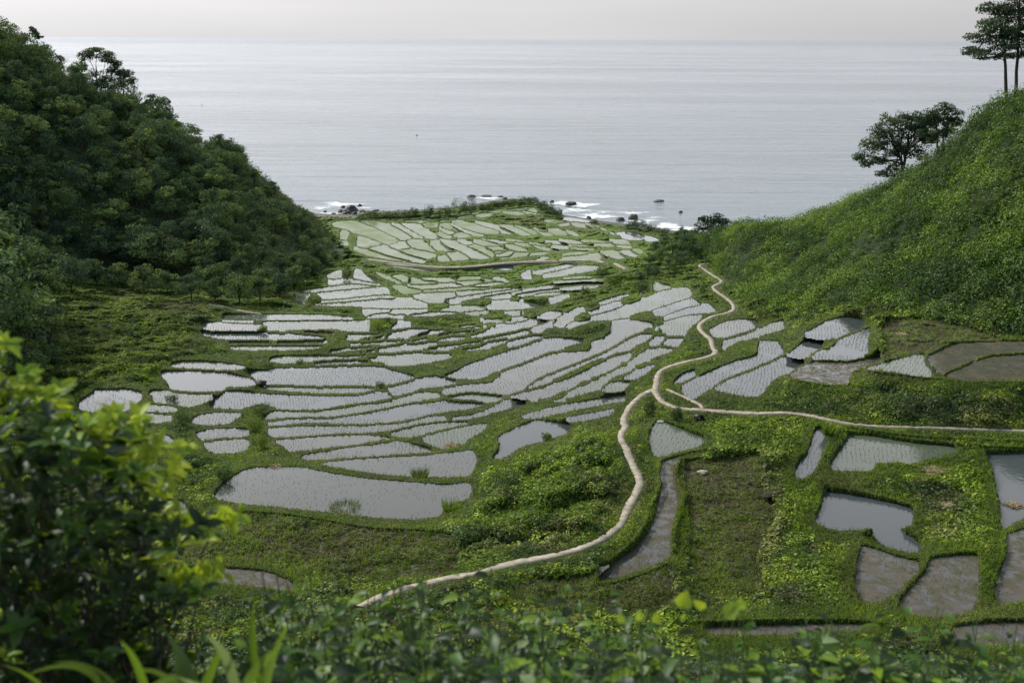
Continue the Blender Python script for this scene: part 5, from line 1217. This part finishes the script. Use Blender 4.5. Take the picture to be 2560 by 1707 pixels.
FOAM = [(850, 511, 60, 8, 1), (800, 520, 40, 7, 0.8), (830, 537, 60, 7, 0.9), (900, 520, 40, 6, 0.8), (1222, 496, 40, 5, 1), (1200, 487, 30, 3, .6), (1290, 497, 30, 4, .7), (1400, 508, 60, 7, 1), (1460, 512, 50, 8, 1), (1440, 526, 60, 8, 0.9),
        (1490, 541, 60, 9, 1.1), (1580, 533, 45, 6, 0.9), (1605, 552, 50, 9, 1), (1665, 566, 60, 9, 1.1), (1715, 575, 60, 8, 1.1), (1545, 562, 60, 6, .9), (1560, 520, 60, 5, .6), (1370, 517, 40, 5, .8), (1510, 530, 40, 6, .8), (1640, 545, 50, 6, .7), (1420, 538, 40, 5, .6), (1750, 584, 50, 7, .9)]
for x, y, a, b, s in FOAM:
    nr, na = 7, 36; A = np.linspace(0, 2 * math.pi, na, endpoint=False); V = []; C = []
    for r_ in np.linspace(0, 1, nr):
        w_ = 1 + 0.3 * np.sin(A * 3 + x) + 0.15 * np.sin(A * 7 + y)
        V.append(at_z(x + np.cos(A) * a * 1.15 * r_ * w_, y + np.sin(A) * b * 1.05 * r_ * w_, 0.06 + 0.004 * (x % 7))); C.append(np.full((na, 3), 0.72 * s * (1 - r_ ** 2) + 0.12))
    V = np.concatenate(V); C = np.concatenate(C); i_ = np.arange(nr - 1)[:, None]; j_ = np.arange(na)[None]; j2 = (j_ + 1) % na
    F = np.stack([i_ * na + j_, i_ * na + j2, (i_ + 1) * na + j2, (i_ + 1) * na + j_], -1).reshape(-1, 4)
    tag(np_mesh('sea_foam', V, F, M_FOAM, C), kind='structure')
def lathe(name, prof_, mat, parent=None, k=10):
    V = []; 
    for r_, z in prof_: V += [(r_ * math.cos(a * 2 * math.pi / k), r_ * math.sin(a * 2 * math.pi / k), z) for a in range(k)]
    F = [[i * k + j, i * k + (j + 1) % k, (i + 1) * k + (j + 1) % k, (i + 1) * k + j] for i in range(len(prof_) - 1) for j in range(k)]
    return np_mesh(name, V, np.array(F), mat, parent=parent, smooth=True)
for x, y, lab in ((1042, 339, 'tiny dark float on the open sea, near the middle'), (505, 264, 'tiny dark float on the sea beside the left headland')):
    p = at_z(x, y, 0); e = empty('sea_float', p); tag(e, lab, 'float')
    lathe('hull', [(0.01, -0.3), (0.6, -0.2), (0.7, 0.15), (0.4, 0.35), (0.02, 0.4)], M_BLACK, e); lathe('mast', [(0.05, 0.35), (0.05, 1.1), (0.01, 1.15)], M_BLACK, e)

# ------------------------------------------------------------------ small things lying about the terraces
def straw(label, px, py, w, h, mat=None, n=170, name='straw_heap'):
    p = surf(px, py); m = p[1] / FPX; R_ = w * m * 0.5; H_ = min(max(h * m * 0.5, 0.06), 0.28)
    e = empty(name, p); tag(e, label, 'straw heap')
    k = 14; A = np.linspace(0, 2 * math.pi, k, endpoint=False); V = []
    for r_, z in ((0.8, -0.15), (0.65, 0.15), (0.4, 0.55), (0.05, 0.7)):
        w_ = 1 + 0.2 * np.sin(A * 2 + px) + 0.1 * np.sin(A * 5); V += [(math.cos(a) * R_ * r_ * q_, math.sin(a) * R_ * r_ * q_ * 0.8, H_ * z) for a, q_ in zip(A, w_)]
    F = np.array([[i * k + j, i * k + (j + 1) % k, (i + 1) * k + (j + 1) % k, (i + 1) * k + j] for i in range(3) for j in range(k)])
    np_mesh('mound', V, F, mat or M_STRAW, parent=e)
    parts = []
    for _ in range(n):
        a = rng.uniform(0, 6.28); r_ = R_ * rng.random() ** 0.7; c = np.array([math.cos(a) * r_, math.sin(a) * r_ * 0.8, H_ * 0.9 * (1 - (r_ / R_) ** 2) + 0.02])
        dd = rng.normal(size=3); dd[2] *= 0.25; dd = unit(dd) * rng.uniform(0.10, 0.30); parts.append(tube(np.array([c - dd, c + dd]), [0.012 + m * 0.25] * 2, 3))
    V, F = join(parts); np_mesh('stalks', V, F, mat or M_STRAW, parent=e)
straw('dry straw bundle lying on the bund corner left of the pond slope', 1129, 1118, 42, 12)
straw('spread of dry brown stalks on the weedy bank right of the muddy pond', 2372, 1270, 80, 18, n=300)
straw('pale heap of dead stalks in the water at the right edge', 2535, 1268, 60, 40, n=260)
straw('thin scatter of dry reeds on the upper part of the right bank', 2330, 1176, 90, 10, n=200)
straw('dead stalks on the weedy plot below the right hillside', 2255, 838, 34, 10)
straw('small patch of pale straw on the shore of the big near pond', 690, 1168, 50, 6, n=90)
def stone(name, label, px, py, w, h, mat, cat='stone'):
    p = surf(px, py); m = p[1] / FPX; o = bpy.data.objects.new(name, rock_mesh(int(px) % 17)); o.data.materials.clear(); o.data.materials.append(mat); COL.objects.link(o)
    o.location = p + np.array([0, 0, h * m * 0.3]); o.scale = (w * m * 0.6, w * m * 0.5, h * m * 0.6); tag(o, label, cat)
stone('flat_stone', 'pale stone lying in the dark weedy plot right of the water channel', 1756, 1184, 26, 12, M_STONE)
stone('flat_stone', 'reddish pale stones at the foot of the right path branch', 1652, 1058, 20, 10, M_STONE)
stone('flat_stone', 'small pale stone on the bank left of the narrow pool', 1978, 1078, 12, 8, M_STONE)
stone('dark_boulder', 'dark rounded boulder between two pale terraces left of centre', 651, 962, 28, 16, M_ROCK)
stone('earth_clod', 'dark clod of upturned earth in the weedy plot left of the muddy pond', 1928, 1240, 40, 16, simple_mat('dark_earth', (0.035, 0.028, 0.022), 0.95, scale=8, bump=1.0), 'earth clod')
stone('white_stone', 'tiny white stone gleaming at the foot of the dark wood', 761, 706, 7, 6, M_WHITE)
stone('white_stone', 'tiny white spot on the bund above the right terraces', 1642, 828, 7, 9, M_WHITE)
p = surf(1748, 1052); e = empty('drain_pipe', p); tag(e, 'black round drain pipe in the bank below the right path branch', 'pipe')
o = lathe('pipe', [(0.30, -0.5), (0.30, 0.25), (0.24, 0.25), (0.24, -0.5)], M_BLACK, e, 16); o.rotation_euler = (R(80), 0, R(12)); o.location = (0, 0, 0.28)
o = lathe('rim', [(0.24, 0.24), (0.34, 0.24), (0.34, 0.29), (0.24, 0.29)], M_BLACK, e, 16); o.rotation_euler = (R(80), 0, R(12)); o.location = (0, 0, 0.28)

# stone wall carrying the far lane, its shade put into the dark colour
C = polyline([(905, 657), (980, 665), (1057, 674), (1134, 677), (1200, 673), (1264, 666), (1353, 661), (1430, 659), (1480, 660)], 6); P = surf(C[:, 0], C[:, 1]).copy(); P[:, 2] -= 0.3
for _ in range(4): P[1:-1] = (P[:-2] + 2 * P[1:-1] + P[2:]) / 4
n_ = len(P); th_ = np.array([0, 0.7, 0]); hh = np.array([0, 0, 1.0]) * (0.85 * np.sin(np.linspace(0.25, 2.9, n_)))[:, None]
V = np.concatenate([P, P + hh, P + hh + th_, P + th_]); i_ = np.arange(n_ - 1)
F = np.concatenate([np.stack([a * n_ + i_, a * n_ + i_ + 1, (a + 1) * n_ + i_ + 1, (a + 1) * n_ + i_], -1) for a in range(3)] + [np.array([[0, n_, 2 * n_, 3 * n_], [n_ - 1, 4 * n_ - 1, 3 * n_ - 1, 2 * n_ - 1]])])
tag(np_mesh('retaining_wall', V, F, simple_mat('shaded_wall_stone', (0.085, 0.085, 0.068), 0.95, scale=1.5, bump=0.8)), 'long dark retaining wall curving below the far lane', 'wall')
rng = np.random.default_rng(2024)
# ------------------------------------------------------------------ the slope the photographer stands on
gx, gy = np.meshgrid(np.linspace(-45, 45, 181), np.linspace(-6, 50, 150))
gz = 59.0 - 0.68 * np.clip(gy, 0, None) + 0.05 * np.clip(-gy, 0, None) + (fbm(gx / 2.2, gy / 2.2, 7, 4) - 0.5) * 0.45
def slope_z(x, y): return 59.0 - 0.68 * max(y, 0) + (float(fbm(np.array([x / 2.2]), np.array([y / 2.2]), 7, 4)[0]) - 0.5) * 0.45
idx = np.arange(gx.size).reshape(gx.shape); q = np.stack([idx[:-1, :-1], idx[:-1, 1:], idx[1:, 1:], idx[1:, :-1]], -1).reshape(-1, 4)
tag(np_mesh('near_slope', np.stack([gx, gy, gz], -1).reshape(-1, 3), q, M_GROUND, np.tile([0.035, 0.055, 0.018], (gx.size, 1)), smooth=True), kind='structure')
N = 26000
yy = 2.0 + 34 * rng.random(N) ** 1.3; xx = yy * rng.uniform(-0.62, 0.62, N)
zz = 59.0 - 0.68 * yy + (fbm(xx / 2.2, yy / 2.2, 7, 4) - 0.5) * 0.45
c = np.stack([xx, yy, zz], -1); r = rng.uniform(0.05, 0.22, N) * (0.5 + yy / 16)
cols = tint_field(xx, yy, 8, (F_DARK, F_DARK, G_DARK), 2.0)
v, cc = dome_leaves(c, np.tile([0, 0, 1.0], (N, 1)), r, 7, 0.05 + 0.006 * yy, cols, 1.0, 0.6)
tag(np_mesh('slope_weeds', v, quads(len(v) // 4), M_LEAF, cc), 'low weeds covering the near slope behind the foreground plants', 'weeds', kind='stuff')

# ------------------------------------------------------------------ foreground plants (out of focus)
def ovate(base, dirn, nrm, length, width, fold=0.35, curl=0.25):
    """pointed leaves with a folded midrib: 8 verts, 6 faces as quads"""
    d = unit(dirn); n = unit(nrm - (nrm * d).sum(1, keepdims=True) * d); s = np.cross(d, n)
    L_ = np.asarray(length)[:, None]; W_ = np.asarray(width)[:, None] * 0.5
    def pt(u, w, h): return base + d * L_ * u + s * W_ * w + n * (W_ * fold * abs(w) - L_ * curl * u * u + h)
    P = [pt(0, 0, 0), pt(0.30, 0.95, 0), pt(0.30, 0, 0), pt(0.30, -0.95, 0), pt(0.68, 0.72, 0), pt(0.68, 0, 0), pt(0.68, -0.72, 0), pt(1.0, 0, 0)]
    return np.stack(P, 1).reshape(-1, 3)
OF3 = np.array([[0, 2, 1], [0, 3, 2], [4, 5, 7], [5, 6, 7]]); OF4 = np.array([[1, 2, 5, 4], [2, 3, 6, 5]])
def ovate_faces(N):
    o = (np.arange(N) * 8)[:, None, None]
    return [(OF3[None] + o).reshape(-1, 3), (OF4[None] + o).reshape(-1, 4)]
Y_NEW = (0.42, 0.50, 0.03); Y_MID = (0.19, 0.30, 0.025); Y_OLD = (0.055, 0.120, 0.014); Y_DARK = (0.014, 0.034, 0.008); Y_PALE = (0.22, 0.28, 0.13)
def rosettes(c, up, m, length, cols, spread=1.0, wr=0.5):
    N = len(c); up = unit(rep(up, m)); a = rng.uniform(0, 6.28, N * m); t1 = unit(np.cross(up, np.array([0.2, 0.9, 0.4]))); t2 = np.cross(up, t1)
    side = np.cos(a)[:, None] * t1 + np.sin(a)[:, None] * t2
    dirn = side * spread + up * rng.uniform(0.1, 0.8, (N * m, 1)); nrm = up + side * -0.3 + rng.normal(size=side.shape) * 0.25
    l = rep(length, m) * rng.uniform(0.65, 1.2, N * m)
    return ovate(rep(c, m), dirn, nrm, l, l * wr), rep(rep(cols, m) * rng.uniform(0.75, 1.25, (N * m, 1)), 8)
BUSH = np.array([(-260, 880), (-60, 890), (-10, 915), (20, 945), (60, 940), (140, 970), (170, 1030), (240, 1010), (290, 1040), (345, 1030), (355, 1070), (335, 1120), (380, 1160), (440, 1165), (400, 1210), (470, 1270), (610, 1290), (560, 1325),
                 (500, 1372), (430, 1405), (560, 1432), (530, 1480), (470, 1530), (430, 1600), (440, 1800), (-260, 1800)], float)
def sample_poly(P, N, edge=None):
    out = np.zeros((0, 2))
    while len(out) < N:
        q = rng.uniform(P.min(0), P.max(0), (N * 2, 2)); out = np.concatenate([out, q[inside(q[:, 0], q[:, 1], P)]])
    return out[:N]
bx, by = -1.75, 3.7
e = empty('leafy_bush', (bx, by, slope_z(bx, by))); B0 = np.array(e.location)
tag(e, 'dark leafy bush with yellow-green young tips filling the lower left foreground', 'bush')
BUSH = BUSH.mean(0) + (BUSH - BUSH.mean(0)) * np.array([0.93, 0.955]) + np.array([-8, 14])
q = sample_poly(BUSH, 1350); dep = rng.uniform(3.1, 4.8, len(q)); c = at_y(q[:, 0], q[:, 1], dep) - B0
eu = np.min([np.hypot(q[:, 0] - b_[0], (q[:, 1] - b_[1])) for b_ in catmull(BUSH[:22], 6, False)], axis=0)
young = (rng.random(len(q)) < np.where(eu < 40, 0.62, 0.05) * (q[:, 1] < 1560))
cols = np.where(young[:, None], palette(len(q), (Y_NEW, Y_MID), (3, 2), 0.2), palette(len(q), (Y_OLD, Y_DARK, Y_MID), (3, 7, 0.4), 0.3))
v, cc = rosettes(c, np.tile([0.1, 0, 1.0], (len(q), 1)) + rng.normal(size=c.shape) * 0.35, 6, np.where(young, 0.068, 0.080), cols)
np_mesh('foliage', v, ovate_faces(len(v) // 8), M_FORE, cc, parent=e)
# leafy shoots poking out of the outline
parts = []
for k in range(0, len(q), 12):
    s = np.array([rng.uniform(-0.25, 0.25), rng.uniform(-0.2, 0.2), 0.0]); t_ = c[k]
    mid = s + (t_ - s) * 0.5 + np.array([0, 0, 0.15]); tt = np.linspace(0, 1, 7)[:, None]
    P = (1 - tt) ** 2 * s + 2 * tt * (1 - tt) * mid + tt * tt * t_; parts.append(tube(P, np.linspace(0.012, 0.003, 7), 5))
V, F = join(parts); np_mesh('branches', V, F, simple_mat('young_bark', (0.12, 0.10, 0.07), 0.8, scale=20), parent=e)
SHOOTS = [((-40, 900), (14, 862)), ((60, 1000), (62, 935)), ((240, 1090), (285, 1030)), ((330, 1180), (350, 1040)), ((330, 1200), (390, 1110)), ((420, 1330), (600, 1288)), ((400, 1440), (560, 1432)), ((120, 1060), (150, 970)), ((380, 1260), (470, 1110))]
for (a, b) in SHOOTS:
    d0 = 3.5; P0_ = at_y(a[0], a[1], d0) - B0; P1_ = at_y(b[0], b[1], d0 - 0.1) - B0; n = 9
    t_ = np.linspace(0.15, 1, n)[:, None]; cc_ = P0_ + (P1_ - P0_) * t_
    cols = palette(n, (Y_NEW, Y_MID), (4, 1), 0.15)
    v, co = rosettes(cc_, np.tile(P1_ - P0_, (n, 1)) + np.array([0, 0, 0.05]), 5, np.full(n, 0.065), cols, 0.9)
    np_mesh('shoot', v, ovate_faces(len(v) // 8), M_FORE, co, parent=e)

def weed(seed, H, m_stem, nl, lsz, cols, w, wr=0.55):
    """one leafy weed: several leaning stems with alternate leaves"""
    st = []; C = []; D_ = []; N_ = []; S = []
    for s in range(m_stem):
        a = rng.uniform(0, 6.28); lean = rng.uniform(0.05, 0.35) * H; h = H * rng.uniform(0.55, 1.0)
        P = bez((rng.normal() * 0.03, rng.normal() * 0.03, -0.05), (math.cos(a) * lean, math.sin(a) * lean, h), h * 0.15, 9, 0.008)
        st.append(tube(P, np.linspace(0.005, 0.002, 9), 5))
        for k in range(nl):
            u = rng.uniform(0.25, 1.0); i_ = min(int(u * 8), 7); p = P[i_] + (P[i_ + 1] - P[i_]) * (u * 8 - i_); a2 = rng.uniform(0, 6.28)
            C.append(p); D_.append((math.cos(a2), math.sin(a2), rng.uniform(-0.1, 0.7))); N_.append((rng.normal() * 0.35, rng.normal() * 0.35, 1)); S.append(lsz * rng.uniform(0.55, 1.25) * (1.15 - 0.5 * u))
    C, D_, N_, S = map(np.array, (C, D_, N_, S)); pet = unit(D_) * (S * 0.35)[:, None]
    v = ovate(C + pet, D_, N_, S, S * wr); co = rep(palette(len(C), cols, w, 0.25), 8)
    V, F = join(st)
    return (np_mesh('stem', V, F, M_STEM, link=False).data, np_mesh('foliage', v, ovate_faces(len(C)), M_FORE, co, link=False).data)
M_STEM = simple_mat('green_stem', (0.07, 0.11, 0.03), 0.7, scale=20)
wp = [weed(k, 0.75, (7, 7, 9, 7, 9)[k], (22, 22, 34, 24, 34)[k], (0.08, 0.092, 0.052, 0.07, 0.075)[k], (Y_OLD, Y_DARK, Y_MID, Y_PALE), ((5, 6, 2.4, 0.6), (4, 4, 3, 1), (5, 7, 1.5, .3), (4, 4, 3, 1.2), (4, 4, 3, .4))[k], (0.55, 0.7, 0.3, 0.6, 0.24)[k]) for k in range(5)]
top = [(380, 1660), (600, 1600), (640, 1520), (700, 1465), (900, 1425), (1050, 1400), (1150, 1415), (1250, 1475), (1400, 1480), (1560, 1525), (1700, 1545), (1850, 1560), (2080, 1540), (2200, 1590), (2350, 1590), (2450, 1610), (2600, 1600), (2800, 1600)]
def put_weed(pr, px, d, toppx, label, group=None, name='leafy_weed', H=0.75, rz=None):
    p = at_y(px, 1700, d); x, y = p[0], p[1]; z = slope_z(x, y); zt = at_y(px, toppx, d)[2]
    s = max((zt - z) / (H * 0.95), 0.35); e = empty(name, (x, y, z)); e.scale = (min(s, 1.25), min(s, 1.25), s); e.rotation_euler = (0, 0, rng.uniform(0, 6.28) if rz is None else rz)
    tag(e, label, 'weed', group)
    for nm, me in (('stem', pr[0]), ('foliage', pr[1])):
        o = bpy.data.objects.new(nm, me); COL.objects.link(o); o.parent = e
    return e
for row, (dd, off, n) in enumerate(((4.6, 12, 30), (3.9, 35, 26), (3.3, 75, 22), (2.8, 120, 18))):
    for k in range(n):
        px = 420 + (2700 - 420) * (k + rng.uniform(0.1, 0.9)) / n
        if row == 3 and px < 700: continue
        put_weed(wp[int(rng.integers(0, 5))], px, dd + rng.uniform(-0.2, 0.2), np.interp(px, [a for a, b in top], [b for a, b in top]) + off + 14 + rng.uniform(-40, 55),
                 'leafy green weed in the blurred strip along the bottom edge', 'leafy weeds along the bottom edge')
for px, tp, lab in ((1040, 1412, 'tallest dark leafy weed, standing before the lower end of the path'), (780, 1440, 'tall weed with broad bright leaves left of the path end'), (2110, 1525, 'pale-topped weed rising in front of the right muddy plots'),
                    (2260, 1575, 'weed with a yellowish top leaf at the lower right'), (2500, 1600, 'leafy weed standing at the lower right corner')):
    put_weed(wp[1 if px != 1040 else 0], px, 3.7, tp, lab)
# weed topped by a few leaves, sunlight painted into their bright colour
e = empty('bright_weed', at_y(1740, 1620, 2.9)); B1 = np.array(e.location); tag(e, 'weed stem topped by bright yellow-green leaves coloured as if sunlit, right of centre', 'weed')
gz0 = slope_z(B1[0], B1[1]) - B1[2]; parts = []; C = []; S = []; D_ = []
for (x, y, l) in ((1695, 1505, 0.078), (1715, 1510, 0.052), (1766, 1506, 0.06), (1812, 1532, 0.092), (1838, 1524, 0.055), (1860, 1512, 0.06), (1600, 1540, 0.05), (1560, 1545, 0.055), (1640, 1545, 0.05), (1700, 1535, 0.035)):
    q_ = at_y(x, y + 12, 2.9) - B1; parts.append(tube(bez((rng.normal() * 0.03, 0, gz0), q_, 0.1, 7), np.linspace(0.004, 0.0015, 7), 4)); C.append(q_); S.append(l); D_.append((rng.normal() * 0.7, -0.15, 1.0))
V, F = join(parts); np_mesh('stem', V, F, M_STEM, parent=e)
C, S, D_ = map(np.array, (C, S, D_)); v = ovate(C, D_, np.tile([-0.3, -1.0, 0.2], (len(C), 1)) + rng.normal(size=C.shape) * 0.2, S * 0.85, S * 0.62)
np_mesh('foliage', v, ovate_faces(len(C)), M_FORE, rep(palette(len(C), ((0.42, 0.50, 0.035), (0.33, 0.44, 0.05), (0.36, 0.42, 0.20)), (4, 3, 1), 0.2), 8), parent=e)
# broad-bladed grass clumps at the lower left
def blade_clump(label, cx_, d, blades, col_w):
    z0 = at_y(cx_, 1707, d); z0[2] = slope_z(z0[0], z0[1]); e = empty('broad_grass', z0); tag(e, label, 'grass clump')
    V = []; Fq = []; C = []; o = 0
    for (x0, y0, x1, y1, x2, y2, wd) in blades:
        a = at_y(x0, y0, d) - z0; b = at_y(x1, y1, d + rng.uniform(-0.15, 0.15)) - z0; c_ = at_y(x2, y2, d + rng.uniform(-0.25, 0.25)) - z0
        t = np.linspace(0, 1, 12)[:, None]; P = (1 - t) ** 2 * a + 2 * t * (1 - t) * b + t * t * c_; m = d / FPX
        w_ = (np.sin(np.pi * np.clip(t * 0.86 + 0.13, 0, 1)) ** 0.8) * wd * m * 0.5
        tg = unit(np.gradient(P, axis=0)); s = unit(np.cross(tg, np.array([rng.normal() * 0.4, 1.0, 0.3]))); up = np.cross(s, tg)
        V.append(np.stack([P - s * w_ + up * w_ * 0.35, P, P + s * w_ + up * w_ * 0.35], 1).reshape(-1, 3))
        i_ = np.arange(11)[:, None] * 3 + np.arange(2)[None]; Fq.append((np.stack([i_, i_ + 1, i_ + 4, i_ + 3], -1).reshape(-1, 4)) + o); o += 36
        C.append(np.tile(palette(1, ((0.065, 0.12, 0.025), (0.045, 0.085, 0.025), Y_OLD, (0.12, 0.16, 0.09)), col_w, 0.2), (36, 1)))
    np_mesh('blades', np.concatenate(V), np.concatenate(Fq), M_FORE, np.concatenate(C), parent=e)
blade_clump('clump of broad grass blades, one tall blade pointing up, at the lower left', 560, 2.6,
            [(690, 1800, 610, 1680, 634, 1505, 34), (500, 1830, 470, 1680, 402, 1560, 58), (560, 1820, 640, 1650, 700, 1620, 34), (600, 1820, 590, 1640, 520, 1590, 30), (640, 1820, 700, 1700, 780, 1660, 32),
             (520, 1820, 420, 1650, 330, 1680, 30), (660, 1820, 650, 1680, 720, 1560, 26), (470, 1820, 520, 1700, 560, 1600, 30), (600, 1830, 560, 1740, 440, 1690, 34), (700, 1820, 760, 1740, 860, 1720, 26)], (3, 4, 2, 1))
blade_clump('arching grass blades in the lower left corner', 200, 2.5,
            [(300, 1830, 260, 1600, 60, 1690, 26), (330, 1830, 300, 1640, 130, 1655, 24), (240, 1830, 200, 1660, 20, 1740, 30), (380, 1830, 360, 1660, 300, 1600, 26), (160, 1830, 120, 1690, 0, 1660, 26),
             (300, 1830, 400, 1660, 470, 1700, 26), (100, 1830, 60, 1720, -60, 1700, 30), (360, 1830, 340, 1700, 250, 1720, 30)], (2, 4, 3, 0.6))
